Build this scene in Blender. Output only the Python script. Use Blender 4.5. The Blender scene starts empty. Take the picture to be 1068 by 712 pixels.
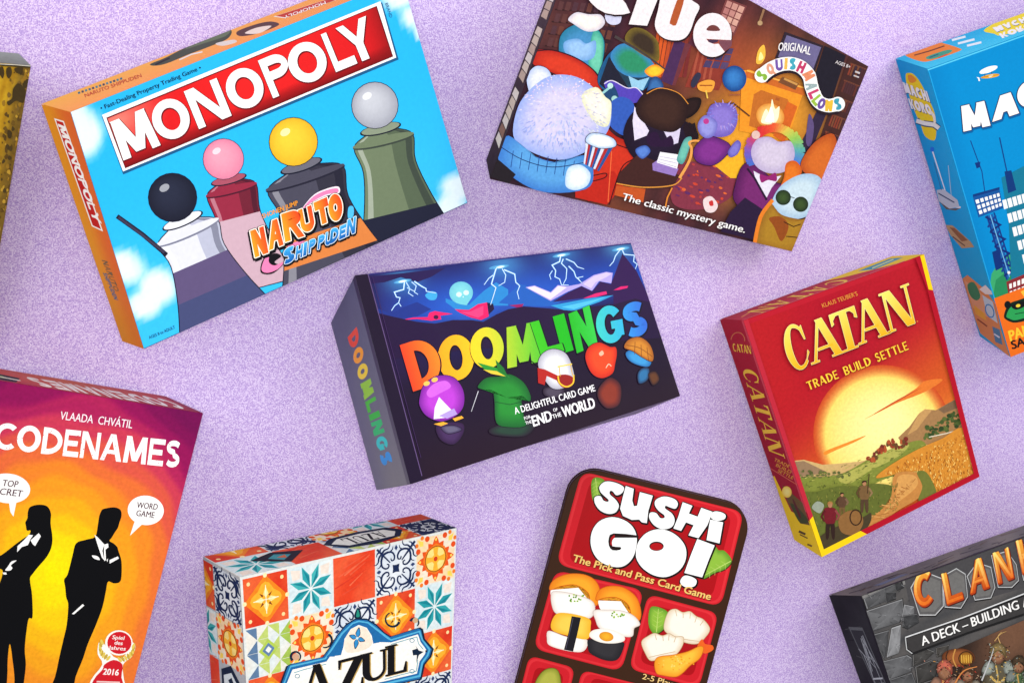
import bpy, bmesh, math, random
from mathutils import Vector, Matrix

# ------------------------------------------------------------------ camera
SC = bpy.context.scene
COL = SC.collection
# camera looks obliquely down at a table top; rows of its world matrix
CAM_ROWS = [[0.901615, 0.054589, -0.429081, 0.0], [-0.0, 0.992004, 0.126206, 0.0], [0.43254, -0.113789, 0.894406, 1.386329]]
CORNERS = {
    'blue_orange': {'FTL': (0.19067, 0.03776, 0.14721), 'BTL': (0.17430, 0.04553, 0.10029), 'FTR': (0.50830, 0.16720, 0.08742), 'BTR': (0.49571, 0.17635, 0.04032), 'FBL': (0.25057, -0.16643, 0.11496), 'BBL': (0.23881, -0.16314, 0.07863), 'FBR': (0.59167, -0.04489, 0.04915), 'BBR': (0.58073, -0.04044, 0.00069)},
    'mystery_room': {'FTL': (0.67595, 0.23385, 0.14623), 'BTL': (0.68538, 0.23933, 0.10740), 'FTR': (1.06544, 0.10165, 0.08669), 'BTR': (1.06274, 0.11219, 0.04563), 'FBL': (0.59720, -0.02046, 0.09124), 'BBL': (0.61158, -0.00177, 0.05088), 'FBR': (1.00012, -0.10578, 0.04192), 'BBR': (0.99716, -0.09595, 0.00069)},
    'city': {'FTL': (1.15116, 0.10137, 0.08478), 'BTL': (1.17059, 0.11823, 0.00686), 'FTR': (1.40955, 0.19418, 0.16104), 'BTR': (1.42687, 0.21025, 0.08278), 'FBL': (1.31071, -0.24265, 0.07179), 'BBL': (1.32780, -0.22583, 0.00069), 'FBR': (1.56652, -0.14851, 0.14763), 'BBR': (1.58554, -0.13671, 0.06886)},
    'sunset': {'FTL': (0.92068, -0.17886, 0.06223), 'BTL': (0.93106, -0.18449, 0.00069), 'FTR': (1.15227, -0.11012, 0.08986), 'BTR': (1.16156, -0.11659, 0.02441), 'FBL': (1.01552, -0.45408, 0.09151), 'BBL': (1.02201, -0.44923, 0.03100), 'FBR': (1.22662, -0.37529, 0.11573), 'BBR': (1.23510, -0.37896, 0.05381)},
    'silhouette': {'FTL': (0.10332, -0.17985, 0.11488), 'BTL': (0.09277, -0.17707, 0.02899), 'FTR': (0.30793, -0.23217, 0.08805), 'BTR': (0.29226, -0.22809, 0.00283), 'FBL': (0.02596, -0.47191, 0.11276), 'BBL': (0.01556, -0.46853, 0.02688), 'FBR': (0.21599, -0.55276, 0.08657), 'BBR': (0.20560, -0.54938, 0.00069)},
    'night': {'FTL': (0.45584, -0.11029, 0.09015), 'BTL': (0.46010, -0.16478, 0.00338), 'FTR': (0.76270, -0.08732, 0.08380), 'BTR': (0.76490, -0.13968, 0.00069), 'FBL': (0.48221, -0.30124, 0.16158), 'BBL': (0.48256, -0.32599, 0.07026), 'FBR': (0.78956, -0.24267, 0.14196), 'BBR': (0.79024, -0.27776, 0.04792)},
    'tiles': {'FTL': (0.33050, -0.38234, 0.11744), 'BTL': (0.31309, -0.37805, 0.04918), 'FTR': (0.56524, -0.37134, 0.07857), 'BTR': (0.54867, -0.36792, 0.02280), 'FBL': (0.34165, -0.62140, 0.10614), 'BBL': (0.32444, -0.61900, 0.03826), 'FBR': (0.55966, -0.61275, 0.06998), 'BBR': (0.54806, -0.61002, 0.00069)},
    'tin': {'FTL': (0.72645, -0.33048, 0.03019), 'BTL': (0.73368, -0.33168, 0.01330), 'FTR': (0.90661, -0.38092, 0.11084), 'BTR': (0.91384, -0.38211, 0.09395), 'FBL': (0.65138, -0.60595, 0.01758), 'BBL': (0.65861, -0.60714, 0.00069), 'FBR': (0.83249, -0.65887, 0.09882), 'BBR': (0.83971, -0.66007, 0.08193)},
    'stone': {'FTL': (1.08279, -0.51130, 0.08162), 'BTL': (1.09938, -0.53499, 0.00069), 'FTR': (1.44254, -0.42760, 0.12971), 'BTR': (1.45884, -0.45128, 0.04900), 'FBL': (1.15314, -0.80987, 0.16486), 'BBL': (1.16753, -0.83468, 0.10388), 'FBR': (1.51351, -0.75083, 0.21884), 'BBR': (1.52897, -0.77010, 0.13667)},
    'gold': {'FTL': (0.01281, 0.08829, 0.08390), 'BTL': (0.01109, 0.09976, 0.05239), 'FTR': (0.17111, 0.07921, 0.07194), 'BTR': (0.16564, 0.09125, 0.03971), 'FBL': (-0.03826, -0.12632, 0.04969), 'BBL': (-0.04046, -0.12045, 0.01617), 'FBR': (0.12768, -0.15263, 0.03422), 'BBR': (0.12549, -0.14677, 0.00069)},
}

PW, PH, FOC = 1068.0, 712.0, 1500.0          # photo size and focal length in photo pixels
CAM_POS = Vector((CAM_ROWS[0][3], CAM_ROWS[1][3], CAM_ROWS[2][3]))
CAM_ROT = Matrix([r[:3] for r in CAM_ROWS])
cd = bpy.data.cameras.new('camera')
cd.sensor_width = 36.0
cd.lens = 36.0 * FOC / PW
cd.clip_start = 0.05
cd.clip_end = 200.0
cam = bpy.data.objects.new('camera', cd)
cam.matrix_world = Matrix.Translation(CAM_POS) @ CAM_ROT.to_4x4()
COL.objects.link(cam)
SC.camera = cam

# ------------------------------------------------------------------ light and exposure
w = bpy.data.worlds.new('World')
SC.world = w
w.use_nodes = True
w.node_tree.nodes['Background'].inputs[0].default_value = (0.97, 0.98, 1.0, 1)
w.node_tree.nodes['Background'].inputs[1].default_value = 0.98
def lamp(name, kind, loc, target, energy, color=(1, 1, 1), **kw):
    l = bpy.data.lights.new(name, kind)
    l.energy = energy
    l.color = color
    for k, v in kw.items():
        setattr(l, k, v)
    o = bpy.data.objects.new(name, l)
    o.location = loc
    o.rotation_euler = (Vector(target) - Vector(loc)).to_track_quat('-Z', 'Y').to_euler()
    COL.objects.link(o)
    return o
# ring-flash style light right beside the lens, so that shadows fall behind the boxes
lamp('ring_light', 'SPOT', CAM_POS + Vector((0.0, 0.0, 0.02)), (0.80, -0.22, 0), 56, (1, 0.985, 0.97),
     spot_size=math.radians(70), spot_blend=1.0, shadow_soft_size=0.06)
# added soft fill from the upper left, brightens the sides of the boxes
lamp('soft_fill', 'AREA', (-1.15, 0.95, 1.45), (0.55, -0.10, 0.0), 27, (1, 0.99, 0.98), shape='SQUARE', size=1.6)
lamp('soft_fill', 'AREA', (1.75, 1.0, 1.45), (1.15, -0.30, 0.0), 22, (1, 0.99, 0.98), shape='SQUARE', size=1.6)  # second added fill, lifts the paper at lower right and the top faces
SC.view_settings.view_transform = 'Standard'
SC.view_settings.look = 'None'
SC.view_settings.exposure = 0.0
SC.view_settings.gamma = 1.0

# ------------------------------------------------------------------ helpers: colour, materials
R = random.Random(7)
def lin(c):
    return c / 12.92 if c <= 0.04045 else ((c + 0.055) / 1.055) ** 2.4
def rgb(r, g=None, b=None):
    if g is None:
        r, g, b = r
    return (r / 255.0, g / 255.0, b / 255.0)
def mixc(a, b, t):
    t = max(0.0, min(1.0, t))
    return tuple(a[i] + (b[i] - a[i]) * t for i in range(3))
def sm(a, b, x):
    t = max(0.0, min(1.0, (x - a) / (b - a)))
    return t * t * (3 - 2 * t)
INK = 0.66                                     # reflectance of unprinted card
def ink(c):
    return (lin(max(0, min(1, c[0]))) * INK, lin(max(0, min(1, c[1]))) * INK, lin(max(0, min(1, c[2]))) * INK, 1.0)

def paper(c):
    return tuple(lin(x) * 0.80 for x in c) + (1.0,)

def card_material(name, rough=0.5, spec=0.06, mottle=0.03, scale=260.0, coat=0.0):
    m = bpy.data.materials.new(name)
    m.use_nodes = True
    nt = m.node_tree
    N, L = nt.nodes, nt.links
    b = N['Principled BSDF']
    at = N.new('ShaderNodeAttribute'); at.attribute_name = 'ink'
    tc = N.new('ShaderNodeTexCoord')
    nz = N.new('ShaderNodeTexNoise'); nz.inputs['Scale'].default_value = scale; nz.inputs['Detail'].default_value = 5.0
    L.new(tc.outputs['Object'], nz.inputs['Vector'])
    mr = N.new('ShaderNodeMapRange')
    mr.inputs[1].default_value = 0.3; mr.inputs[2].default_value = 0.7
    mr.inputs[3].default_value = 1.0 - mottle; mr.inputs[4].default_value = 1.0 + mottle
    L.new(nz.outputs['Fac'], mr.inputs[0])
    mx = N.new('ShaderNodeVectorMath'); mx.operation = 'SCALE'
    L.new(at.outputs['Color'], mx.inputs[0]); L.new(mr.outputs[0], mx.inputs['Scale'])
    L.new(mx.outputs[0], b.inputs['Base Color'])
    n2 = N.new('ShaderNodeTexNoise'); n2.inputs['Scale'].default_value = 40.0
    L.new(tc.outputs['Object'], n2.inputs['Vector'])
    m2 = N.new('ShaderNodeMapRange'); m2.inputs[3].default_value = rough - 0.07; m2.inputs[4].default_value = rough + 0.07
    L.new(n2.outputs['Fac'], m2.inputs[0]); L.new(m2.outputs[0], b.inputs['Roughness'])
    b.inputs['Specular IOR Level'].default_value = spec
    b.inputs['Coat Weight'].default_value = coat
    b.inputs['Coat Roughness'].default_value = 0.2
    return m
MAT_CARD = card_material('printed_card')
MAT_GLOSS = card_material('laminated_card', 0.34, 0.08, 0.03)
MAT_PAINT = card_material('painterly_print', 0.5, 0.06, 0.09, 300.0)
MAT_TIN = card_material('printed_tin', 0.4, 0.08, 0.02, 120.0)

def paper_material():
    m = bpy.data.materials.new('grainy_purple_paper')
    m.use_nodes = True
    nt = m.node_tree
    N, L = nt.nodes, nt.links
    b = N['Principled BSDF']
    tc = N.new('ShaderNodeTexCoord')
    def noise(scale, detail):
        n = N.new('ShaderNodeTexNoise'); n.inputs['Scale'].default_value = scale; n.inputs['Detail'].default_value = detail
        n.inputs['Roughness'].default_value = 0.7
        L.new(tc.outputs['Object'], n.inputs['Vector'])
        return n.outputs['Fac']
    fine, mid = noise(1250.0, 1.0), noise(760.0, 1.0)
    sn = N.new('ShaderNodeVectorMath'); sn.operation = 'SNAP'; sn.inputs[1].default_value = (0.00105, 0.00105, 0.00105)
    L.new(tc.outputs['Object'], sn.inputs[0])
    wn = N.new('ShaderNodeTexWhiteNoise'); wn.noise_dimensions = '2D'; L.new(sn.outputs[0], wn.inputs['Vector'])
    wm = N.new('ShaderNodeMath'); wm.operation = 'MULTIPLY_ADD'; L.new(wn.outputs['Value'], wm.inputs[0]); wm.inputs[1].default_value = 0.44; wm.inputs[2].default_value = -0.22
    wa = N.new('ShaderNodeMath'); wa.operation = 'ADD'; L.new(wm.outputs[0], wa.inputs[0]); L.new(fine, wa.inputs[1]); fine = wa.outputs[0]
    a = N.new('ShaderNodeMath'); a.operation = 'MULTIPLY_ADD'
    L.new(mid, a.inputs[0]); a.inputs[1].default_value = 0.45
    s = N.new('ShaderNodeMath'); s.operation = 'MULTIPLY'; L.new(fine, s.inputs[0]); s.inputs[1].default_value = 0.55
    L.new(s.outputs[0], a.inputs[2])
    r = N.new('ShaderNodeValToRGB')
    e = r.color_ramp.elements
    e[0].position = 0.36; e[0].color = paper(rgb(*PAPER_DARK))
    e[1].position = 0.64; e[1].color = paper(rgb(*PAPER_LIGHT))
    mdl = e.new(0.5); mdl.color = paper(rgb(*PAPER_MID))
    L.new(a.outputs[0], r.inputs[0])
    L.new(r.outputs[0], b.inputs['Base Color'])
    b.inputs['Roughness'].default_value = 0.75
    b.inputs['Specular IOR Level'].default_value = 0.15
    bp = N.new('ShaderNodeBump'); bp.inputs['Strength'].default_value = 0.15; bp.inputs['Distance'].default_value = 0.0006
    L.new(a.outputs[0], bp.inputs['Height']); L.new(bp.outputs[0], b.inputs['Normal'])
    return m
PAPER_DARK, PAPER_MID, PAPER_LIGHT = (164, 136, 205), (202, 176, 224), (229, 213, 242)

def mesh_object(name, verts, faces, colors, mat, parent=None, smooth=False):
    """one mesh with its ink colours: colors holds one list of rgb per face (per corner)"""
    me = bpy.data.meshes.new(name)
    me.from_pydata(verts, [], faces)
    ca = me.color_attributes.new('ink', 'FLOAT_COLOR', 'CORNER')
    buf = []
    for c in colors:
        for q in c:
            buf.extend(ink(q))
    ca.data.foreach_set('color', buf)
    me.materials.append(mat)
    if smooth:
        for p in me.polygons:
            p.use_smooth = True
    me.update()
    o = bpy.data.objects.new(name, me)
    COL.objects.link(o)
    if parent is not None:
        o.parent = parent
    return o

# ------------------------------------------------------------------ the surface the boxes lie on
def ground():
    s = 6.0
    bm = bmesh.new()
    v = [bm.verts.new(p) for p in ((-s, -s, 0), (s, -s, 0), (s, s, 0), (-s, s, 0))]
    bm.faces.new(v)
    me = bpy.data.meshes.new('paper_ground')
    bm.to_mesh(me); bm.free()
    me.materials.append(paper_material())
    o = bpy.data.objects.new('paper_ground', me)
    COL.objects.link(o)
    o['kind'] = 'structure'
    o['label'] = 'grainy lavender purple paper under the game boxes'
ground()

# ------------------------------------------------------------------ helpers: boxes and what is printed on them
def ray(p):
    return CAM_ROT @ Vector(((p[0] - PW / 2) / FOC, -(p[1] - PH / 2) / FOC, -1.0))
def project(P):
    v = CAM_ROT.transposed() @ (Vector(P) - CAM_POS)
    return (PW / 2 + FOC * v.x / -v.z, PH / 2 - FOC * v.y / -v.z)
def Z(x0, y0, s):
    def f(*pts):
        if len(pts) == 2 and not hasattr(pts[0], '__len__'):
            return (x0 + pts[0] / s, y0 + pts[1] / s)
        return [(x0 + p[0] / s, y0 + p[1] / s) for p in pts]
    return f
def lerp(a, b, t):
    return tuple(a[i] + (b[i] - a[i]) * t for i in range(len(a)))
def add(a, b, k=1.0):
    return (a[0] + b[0] * k, a[1] + b[1] * k)
def spline(pts, n=6, closed=True):
    """Catmull-Rom curve through pts"""
    out = []
    m = len(pts)
    rng = range(m) if closed else range(m - 1)
    for i in rng:
        if closed:
            p0, p1, p2, p3 = pts[i - 1], pts[i], pts[(i + 1) % m], pts[(i + 2) % m]
        else:
            p0, p1, p2, p3 = pts[max(i - 1, 0)], pts[i], pts[i + 1], pts[min(i + 2, m - 1)]
        for k in range(n):
            t = k / n
            out.append(tuple(0.5 * (2 * p1[j] + (p2[j] - p0[j]) * t + (2 * p0[j] - 5 * p1[j] + 4 * p2[j] - p3[j]) * t * t
                                    + (3 * p1[j] - p0[j] - 3 * p2[j] + p3[j]) * t ** 3) for j in range(2)))
    if not closed:
        out.append(tuple(pts[-1]))
    return out
def ellipse(c, rx, ry, ang=0.0, n=28, a0=0.0, a1=360.0):
    ca, sa = math.cos(math.radians(ang)), math.sin(math.radians(ang))
    full = abs(a1 - a0) >= 360
    out = []
    for i in range(n if full else n + 1):
        t = math.radians(a0 + (a1 - a0) * i / n)
        x, y = rx * math.cos(t), ry * math.sin(t)
        out.append((c[0] + x * ca - y * sa, c[1] + x * sa + y * ca))
    return out
def homography(q):
    """unit square -> quad q (4 points: 00, 10, 11, 01)"""
    (x0, y0), (x1, y1), (x2, y2), (x3, y3) = q
    dx1, dx2, dx3 = x1 - x2, x3 - x2, x0 - x1 + x2 - x3
    dy1, dy2, dy3 = y1 - y2, y3 - y2, y0 - y1 + y2 - y3
    det = dx1 * dy2 - dx2 * dy1
    g = (dx3 * dy2 - dx2 * dy3) / det
    h = (dx1 * dy3 - dx3 * dy1) / det
    a, b, c = x1 - x0 + g * x1, x3 - x0 + h * x3, x0
    d, e, f = y1 - y0 + g * y1, y3 - y0 + h * y3, y0
    return lambda u, v: ((a * u + b * v + c) / (g * u + h * v + 1), (d * u + e * v + f) / (g * u + h * v + 1))

class Box:
    """a game box: an Empty at its base with its lid and tray; its faces take prints"""
    FACES = {'front': ('FTL', 'FTR', 'FBR', 'FBL'), 'left': ('BTL', 'FTL', 'FBL', 'BBL'), 'top': ('BTL', 'BTR', 'FTR', 'FTL')}
    def __init__(self, key, name, label, body, tray, mat, side=None, category='board game', rounded=0.0, group='board game boxes scattered over purple paper'):
        C = {k: Vector(v) for k, v in CORNERS[key].items()}
        self.C = C
        base = (C['BTL'] + C['BTR'] + C['BBL'] + C['BBR']) / 4
        X = ((C['FTR'] - C['FTL']) + (C['FBR'] - C['FBL'])).normalized()
        n = (C['FTR'] - C['FBL']).cross(C['FTL'] - C['FBR']).normalized()
        Y = n.cross(X).normalized()
        self.M = Matrix((X, Y, n)).transposed().to_4x4()
        self.M.translation = base
        self.Mi = self.M.inverted()
        self.root = bpy.data.objects.new(name, None)
        self.root.empty_display_size = 0.02
        self.root.matrix_world = self.M
        COL.objects.link(self.root)
        self.root['label'] = label
        self.root['category'] = category
        self.root['group'] = group
        self.mat = mat
        self.layers = {k: 0 for k in self.FACES}
        self.planes = {}
        ctr = sum(C.values(), Vector()) / 8
        for k, q in self.FACES.items():
            P = [C[x] for x in q]
            nn = (P[2] - P[0]).cross(P[3] - P[1]).normalized()
            if nn.dot(sum(P, Vector()) / 4 - ctr) < 0:
                nn = -nn
            self.planes[k] = (P[1] if k != 'top' else P[2], nn)
        if rounded:
            self.tin(body, tray, rounded)
        else:
            self.shell('lid', 0.07, 1.0, 0.0, body, side or {})
            self.shell('tray', 0.0, 0.5, 0.010, tray, {})
    def quad(self, face):
        return [project(self.C[k]) for k in self.FACES[face]]
    def at(self, u, v, t):
        C = self.C
        def bil(a):
            return C[a + 'TL'] * (1 - u) * (1 - v) + C[a + 'TR'] * u * (1 - v) + C[a + 'BR'] * u * v + C[a + 'BL'] * (1 - u) * v
        return bil('B') * (1 - t) + bil('F') * t
    def shell(self, name, t0, t1, inset, col, side):
        bm = bmesh.new()
        vs = {}
        for t, a in ((t0, 'B'), (t1, 'F')):
            for u, v, s in ((inset, inset, 'TL'), (1 - inset, inset, 'TR'), (1 - inset, 1 - inset, 'BR'), (inset, 1 - inset, 'BL')):
                vs[a + s] = bm.verts.new(self.Mi @ self.at(u, v, t))
        fs = {}
        for k, q in {'front': ('FBL', 'FBR', 'FTR', 'FTL'), 'back': ('BTL', 'BTR', 'BBR', 'BBL'), 'left': ('BBL', 'FBL', 'FTL', 'BTL'),
                     'right': ('FBR', 'BBR', 'BTR', 'FTR'), 'top': ('FTL', 'FTR', 'BTR', 'BTL'), 'bottom': ('BBL', 'BBR', 'FBR', 'FBL')}.items():
            fs[k] = bm.faces.new([vs[x] for x in q])
        lay = bm.loops.layers.float_color.new('ink')
        for k, f in fs.items():
            for l in f.loops:
                l[lay] = ink(rgb(side.get(k, col)))
        bmesh.ops.bevel(bm, geom=bm.edges[:], offset=0.0007, segments=2, profile=0.5, affect='EDGES')
        me = bpy.data.meshes.new(name)
        bm.to_mesh(me); bm.free()
        me.materials.append(self.mat)
        o = bpy.data.objects.new(name, me)
        COL.objects.link(o)
        o.parent = self.root
        return o
    def tin(self, body, tray, r):
        """rounded tin: lid over a base, both with rounded corners and a rolled edge"""
        W = (self.C['FTR'] - self.C['FTL']).length
        H = (self.C['FBL'] - self.C['FTL']).length
        def outline(ins):
            out = []
            for cx, cy, a0 in ((r, r, 180), (1 - r, r, 270), (1 - r, 1 - r * W / H, 0), (r, 1 - r * W / H, 90)):
                cy = r * W / H if cy == r else cy
                for i in range(9):
                    a = math.radians(a0 + 90 * i / 8)
                    out.append((cx + (r - ins) * math.cos(a), cy + (r - ins) * W / H * math.sin(a)))
            return out
        self.outline = outline
        def skin(name, rings, col):
            verts, faces = [], []
            for ins, t in rings:
                verts += [self.Mi @ self.at(u, v, t) for u, v in outline(ins)]
            n = 36
            for k in range(len(rings) - 1):
                for i in range(n):
                    j = (i + 1) % n
                    faces.append((k * n + i, k * n + j, (k + 1) * n + j, (k + 1) * n + i))
            faces.append(tuple(range(n))[::-1])
            faces.append(tuple((len(rings) - 1) * n + i for i in range(n)))
            mesh_object(name, verts, faces, [[rgb(col)] * len(f) for f in faces], self.mat, self.root)
        skin('base', [(0.012, 0.0), (0.006, 0.03), (0.006, 0.5)], tray)
        skin('lid', [(0.0, 0.40), (-0.004, 0.42), (0.0, 0.45), (0.0, 0.93), (0.003, 0.98), (0.008, 1.0)], body)
    def clip(self, poly, cols, q):
        """clip a polygon in photo pixels (with colours) to the convex quad q"""
        area = sum(q[i][0] * q[(i + 1) % len(q)][1] - q[(i + 1) % len(q)][0] * q[i][1] for i in range(len(q)))
        sgn = 1 if area > 0 else -1
        for i in range(len(q)):
            a, b = q[i], q[(i + 1) % len(q)]
            def d(p):
                return sgn * ((b[0] - a[0]) * (p[1] - a[1]) - (b[1] - a[1]) * (p[0] - a[0]))
            ds = [d(p) for p in poly]
            if min(ds) >= 0:
                continue
            np_, nc = [], []
            m = len(poly)
            for j in range(m):
                k = (j + 1) % m
                if ds[j] >= 0:
                    np_.append(poly[j]); nc.append(cols[j])
                if (ds[j] >= 0) != (ds[k] >= 0):
                    t = ds[j] / (ds[j] - ds[k])
                    np_.append(lerp(poly[j], poly[k], t)); nc.append(lerp(cols[j], cols[k], t))
            poly, cols = np_, nc
            if len(poly) < 3:
                return [], []
        return poly, cols

DZ = 0.000005
class Print:
    """one printed element on one face of a box; shapes are given in photo pixels"""
    def __init__(self, box, face, name, parent=None, mat=None, label=None):
        self.b, self.face, self.name = box, face, name
        self.parent, self.mat, self.label = parent, mat or box.mat, label
        q = box.quad(face)
        c = (sum(p[0] for p in q) / 4, sum(p[1] for p in q) / 4)
        self.clipq = [lerp(p, c, 0.35 / max(20.0, math.hypot(p[0] - c[0], p[1] - c[1]))) for p in q]
        self.V, self.F, self.K = [], [], []
        self.o, self.n = box.planes[face]
        self.rim = None
    def up(self, k=1):
        self.b.layers[self.face] += k
    def raw(self, pts, cols, dk=0):
        pts, cols = self.b.clip(list(pts), list(cols), self.clipq)
        if len(pts) < 3:
            return
        z = 0.00004 + (self.b.layers[self.face] + dk) * DZ
        o = self.o + self.n * z
        i0 = len(self.V)
        W = []
        for p in pts:
            r = ray(p)
            W.append(self.b.Mi @ (CAM_POS + r * ((o - CAM_POS).dot(self.n) / r.dot(self.n))))
        nl = (self.b.Mi.to_3x3() @ self.n)
        ar = Vector()
        for i in range(1, len(W) - 1):
            ar += (W[i] - W[0]).cross(W[i + 1] - W[0])
        if ar.length < 1e-12:
            return
        if ar.dot(nl) < 0:
            W.reverse(); cols = cols[::-1]
        self.V += W
        self.F.append(tuple(range(i0, i0 + len(W))))
        self.K.append(cols)
    def poly(self, pts, col, up=True):
        if not hasattr(col[0], '__len__'):
            col = [rgb(col)] * len(pts)
        else:
            col = [rgb(c) for c in col]
        self.raw(pts, col)
        if up:
            self.up()
        return self
    def blob(self, pts, col, n=6):
        p = spline(pts, n)
        return self.poly(p, col)
    def grad(self, q, nx, ny, fn, up=True):
        """quad filled with the colour fn(x, y, u, v)"""
        h = homography(q)
        P = [[h(i / nx, j / ny) for i in range(nx + 1)] for j in range(ny + 1)]
        K = [[rgb(fn(P[j][i][0], P[j][i][1], i / nx, j / ny)) for i in range(nx + 1)] for j in range(ny + 1)]
        for j in range(ny):
            for i in range(nx):
                self.raw((P[j][i], P[j][i + 1], P[j + 1][i + 1], P[j + 1][i]), (K[j][i], K[j][i + 1], K[j + 1][i + 1], K[j + 1][i]))
        if up:
            self.up()
        return self
    def disc(self, c, rx, ry=None, ang=0, col=(0, 0, 0), edge=None, off=(0, 0), n=24):
        """ellipse, shaded from col at a centre moved by off (in radii) to edge at the rim"""
        ry = ry or rx
        if edge is None:
            return self.poly(ellipse(c, rx, ry, ang, n), col)
        ctr = (c[0] + off[0] * rx, c[1] + off[1] * ry)
        rings = []
        for k in range(4):
            t = k / 3
            e = ellipse(lerp(ctr, c, t), max(rx * t, 1e-3), max(ry * t, 1e-3), ang, n)
            rings.append((e, rgb(mixc(col, edge, t * t))))
        for k in range(3):
            (a, ca), (b, cb) = rings[k], rings[k + 1]
            for i in range(n):
                j = (i + 1) % n
                self.raw((a[i], a[j], b[j], b[i]), (ca, ca, cb, cb))
        self.up()
        return self
    def soft(self, pts, col, edge, k=0.55):
        """smooth closed outline shaded from its middle to its rim"""
        p = spline(pts, 5)
        if self.rim:
            self.line(p, self.rim[1], self.rim[0], closed=True)
        c = (sum(q[0] for q in p) / len(p), sum(q[1] for q in p) / len(p))
        n = len(p)
        A = [lerp(c, q, k) for q in p]
        ci, ce = rgb(col), rgb(edge)
        for i in range(n):
            j = (i + 1) % n
            self.raw((c, A[i], A[j]), (ci, ci, ci))
            self.raw((A[i], A[j], p[j], p[i]), (ci, ci, ce, ce))
        self.up()
        return self
    def line(self, pts, w, col, w2=None, closed=False, up=True, smooth=False, col2=None):
        if smooth:
            pts = spline(pts, 5, closed)
        n = len(pts)
        w2 = w if w2 is None else w2
        L_, R_ = [], []
        for i in range(n):
            a = pts[i - 1] if (i > 0 or closed) else None
            b = pts[(i + 1) % n] if (i < n - 1 or closed) else None
            p = pts[i]
            d = []
            for s, e in ((a, p), (p, b)):
                if s is not None and e is not None:
                    l = math.hypot(e[0] - s[0], e[1] - s[1]) or 1e-9
                    d.append(((e[0] - s[0]) / l, (e[1] - s[1]) / l))
            if len(d) == 2:
                m = (d[0][0] + d[1][0], d[0][1] + d[1][1])
                l = math.hypot(*m) or 1e-9
                m = (m[0] / l, m[1] / l)
                k = min(1.0 / max(0.3, m[0] * d[0][0] + m[1] * d[0][1]), 2.2)
            else:
                m, k = d[0], 1.0
            ww = (w + (w2 - w) * i / max(1, n - 1)) * 0.5 * k
            L_.append((p[0] - m[1] * ww, p[1] + m[0] * ww)); R_.append((p[0] + m[1] * ww, p[1] - m[0] * ww))
        c = rgb(col)
        cb = rgb(col2) if col2 else c
        for i in range(n if closed else n - 1):
            j = (i + 1) % n
            c0, c1 = mixc(c, cb, i / max(1, n - 1)), mixc(c, cb, (i + 1) / max(1, n - 1))
            self.raw((L_[i], L_[j], R_[j], R_[i]), (c0, c1, c1, c0))
        if up:
            self.up()
        return self
    def text(self, s, p0, p1, h, col, off=0.012, upv=None, shear=0.0, up=True):
        """built-in font; baseline from p0 to p1, capital height h pixels"""
        tris, wd, cap = text_mesh(s, 0.0, shear)
        ex = (p1[0] - p0[0], p1[1] - p0[1])
        l = math.hypot(*ex)
        uv = upv or (ex[1] / l * h, -ex[0] / l * h)
        d = off * h * 1.5
        k = 0
        for dx, dy in ([(-d, 0), (d, 0)] if off < 0.02 else [(-d, d * .5), (d, d * .5), (-d, -d * .5), (d, -d * .5), (0, 0)]) if off > 0.002 else [(0, 0)]:
            for t in tris:
                self.raw([(p0[0] + dx + ex[0] * x / wd + uv[0] * y / cap, p0[1] + dy + ex[1] * x / wd + uv[1] * y / cap) for x, y in t], [rgb(col)] * len(t), k)
            k += 1
        if up:
            self.up(k)
        return self
    def letter(self, ch, p, ex, ey, col, t=0.2, th=None, serif=False, outline=0.0, ocol=(0, 0, 0), shift=(0, 0), sub=8):
        """one drawn capital: origin p, ex = vector of its unit width, ey = vector of its height; col may be a function of (u, v)"""
        parts = glyph(ch, t, th if th is not None else t, serif)
        def put(q, d=(0, 0)):
            return [(p[0] + ex[0] * x + ey[0] * y + d[0], p[1] + ex[1] * x + ey[1] * y + d[1]) for x, y in q]
        k = 0
        if outline:
            for a in range(sub):
                d = (outline * math.cos(a * 2 * math.pi / sub) + shift[0], outline * math.sin(a * 2 * math.pi / sub) + shift[1])
                for i, (z, q) in enumerate(parts):
                    self.raw(put(q, d), [rgb(ocol)] * len(q), k + z)
                k += 3
        cf = col if callable(col) else (lambda u, v: col)
        for z, q in parts:
            self.raw(put(q), [rgb(cf(x, y)) for x, y in q], k + z)
        return k + 3
    def word(self, s, p0, p1, ey, col, widths=None, gap=0.1, **kw):
        """drawn capitals along the line p0 -> p1"""
        ws = [(widths or {}).get(c, GW.get(c, 0.75)) for c in s]
        tot = sum(ws) + gap * (len(s) - 1)
        ex = ((p1[0] - p0[0]) / tot, (p1[1] - p0[1]) / tot)
        x, k = 0.0, 0
        for c, wd in zip(s, ws):
            if c != ' ':
                cc = col
                if isinstance(col, list):
                    cc = col[[i for i in range(len(s)) if abs(sum(ws[:i]) + gap * i - x) < 1e-6][0] % len(col)]
                k = max(k, self.letter(c, add(p0, ex, x), (ex[0] * wd, ex[1] * wd), ey, cc, **kw))
            x += wd + gap
        self.up(k + 1)
        return self
    def done(self):
        o = mesh_object(self.name, self.V, self.F, self.K, self.mat, self.parent or self.b.root)
        if self.label:
            o['label'] = self.label
        return o

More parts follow.
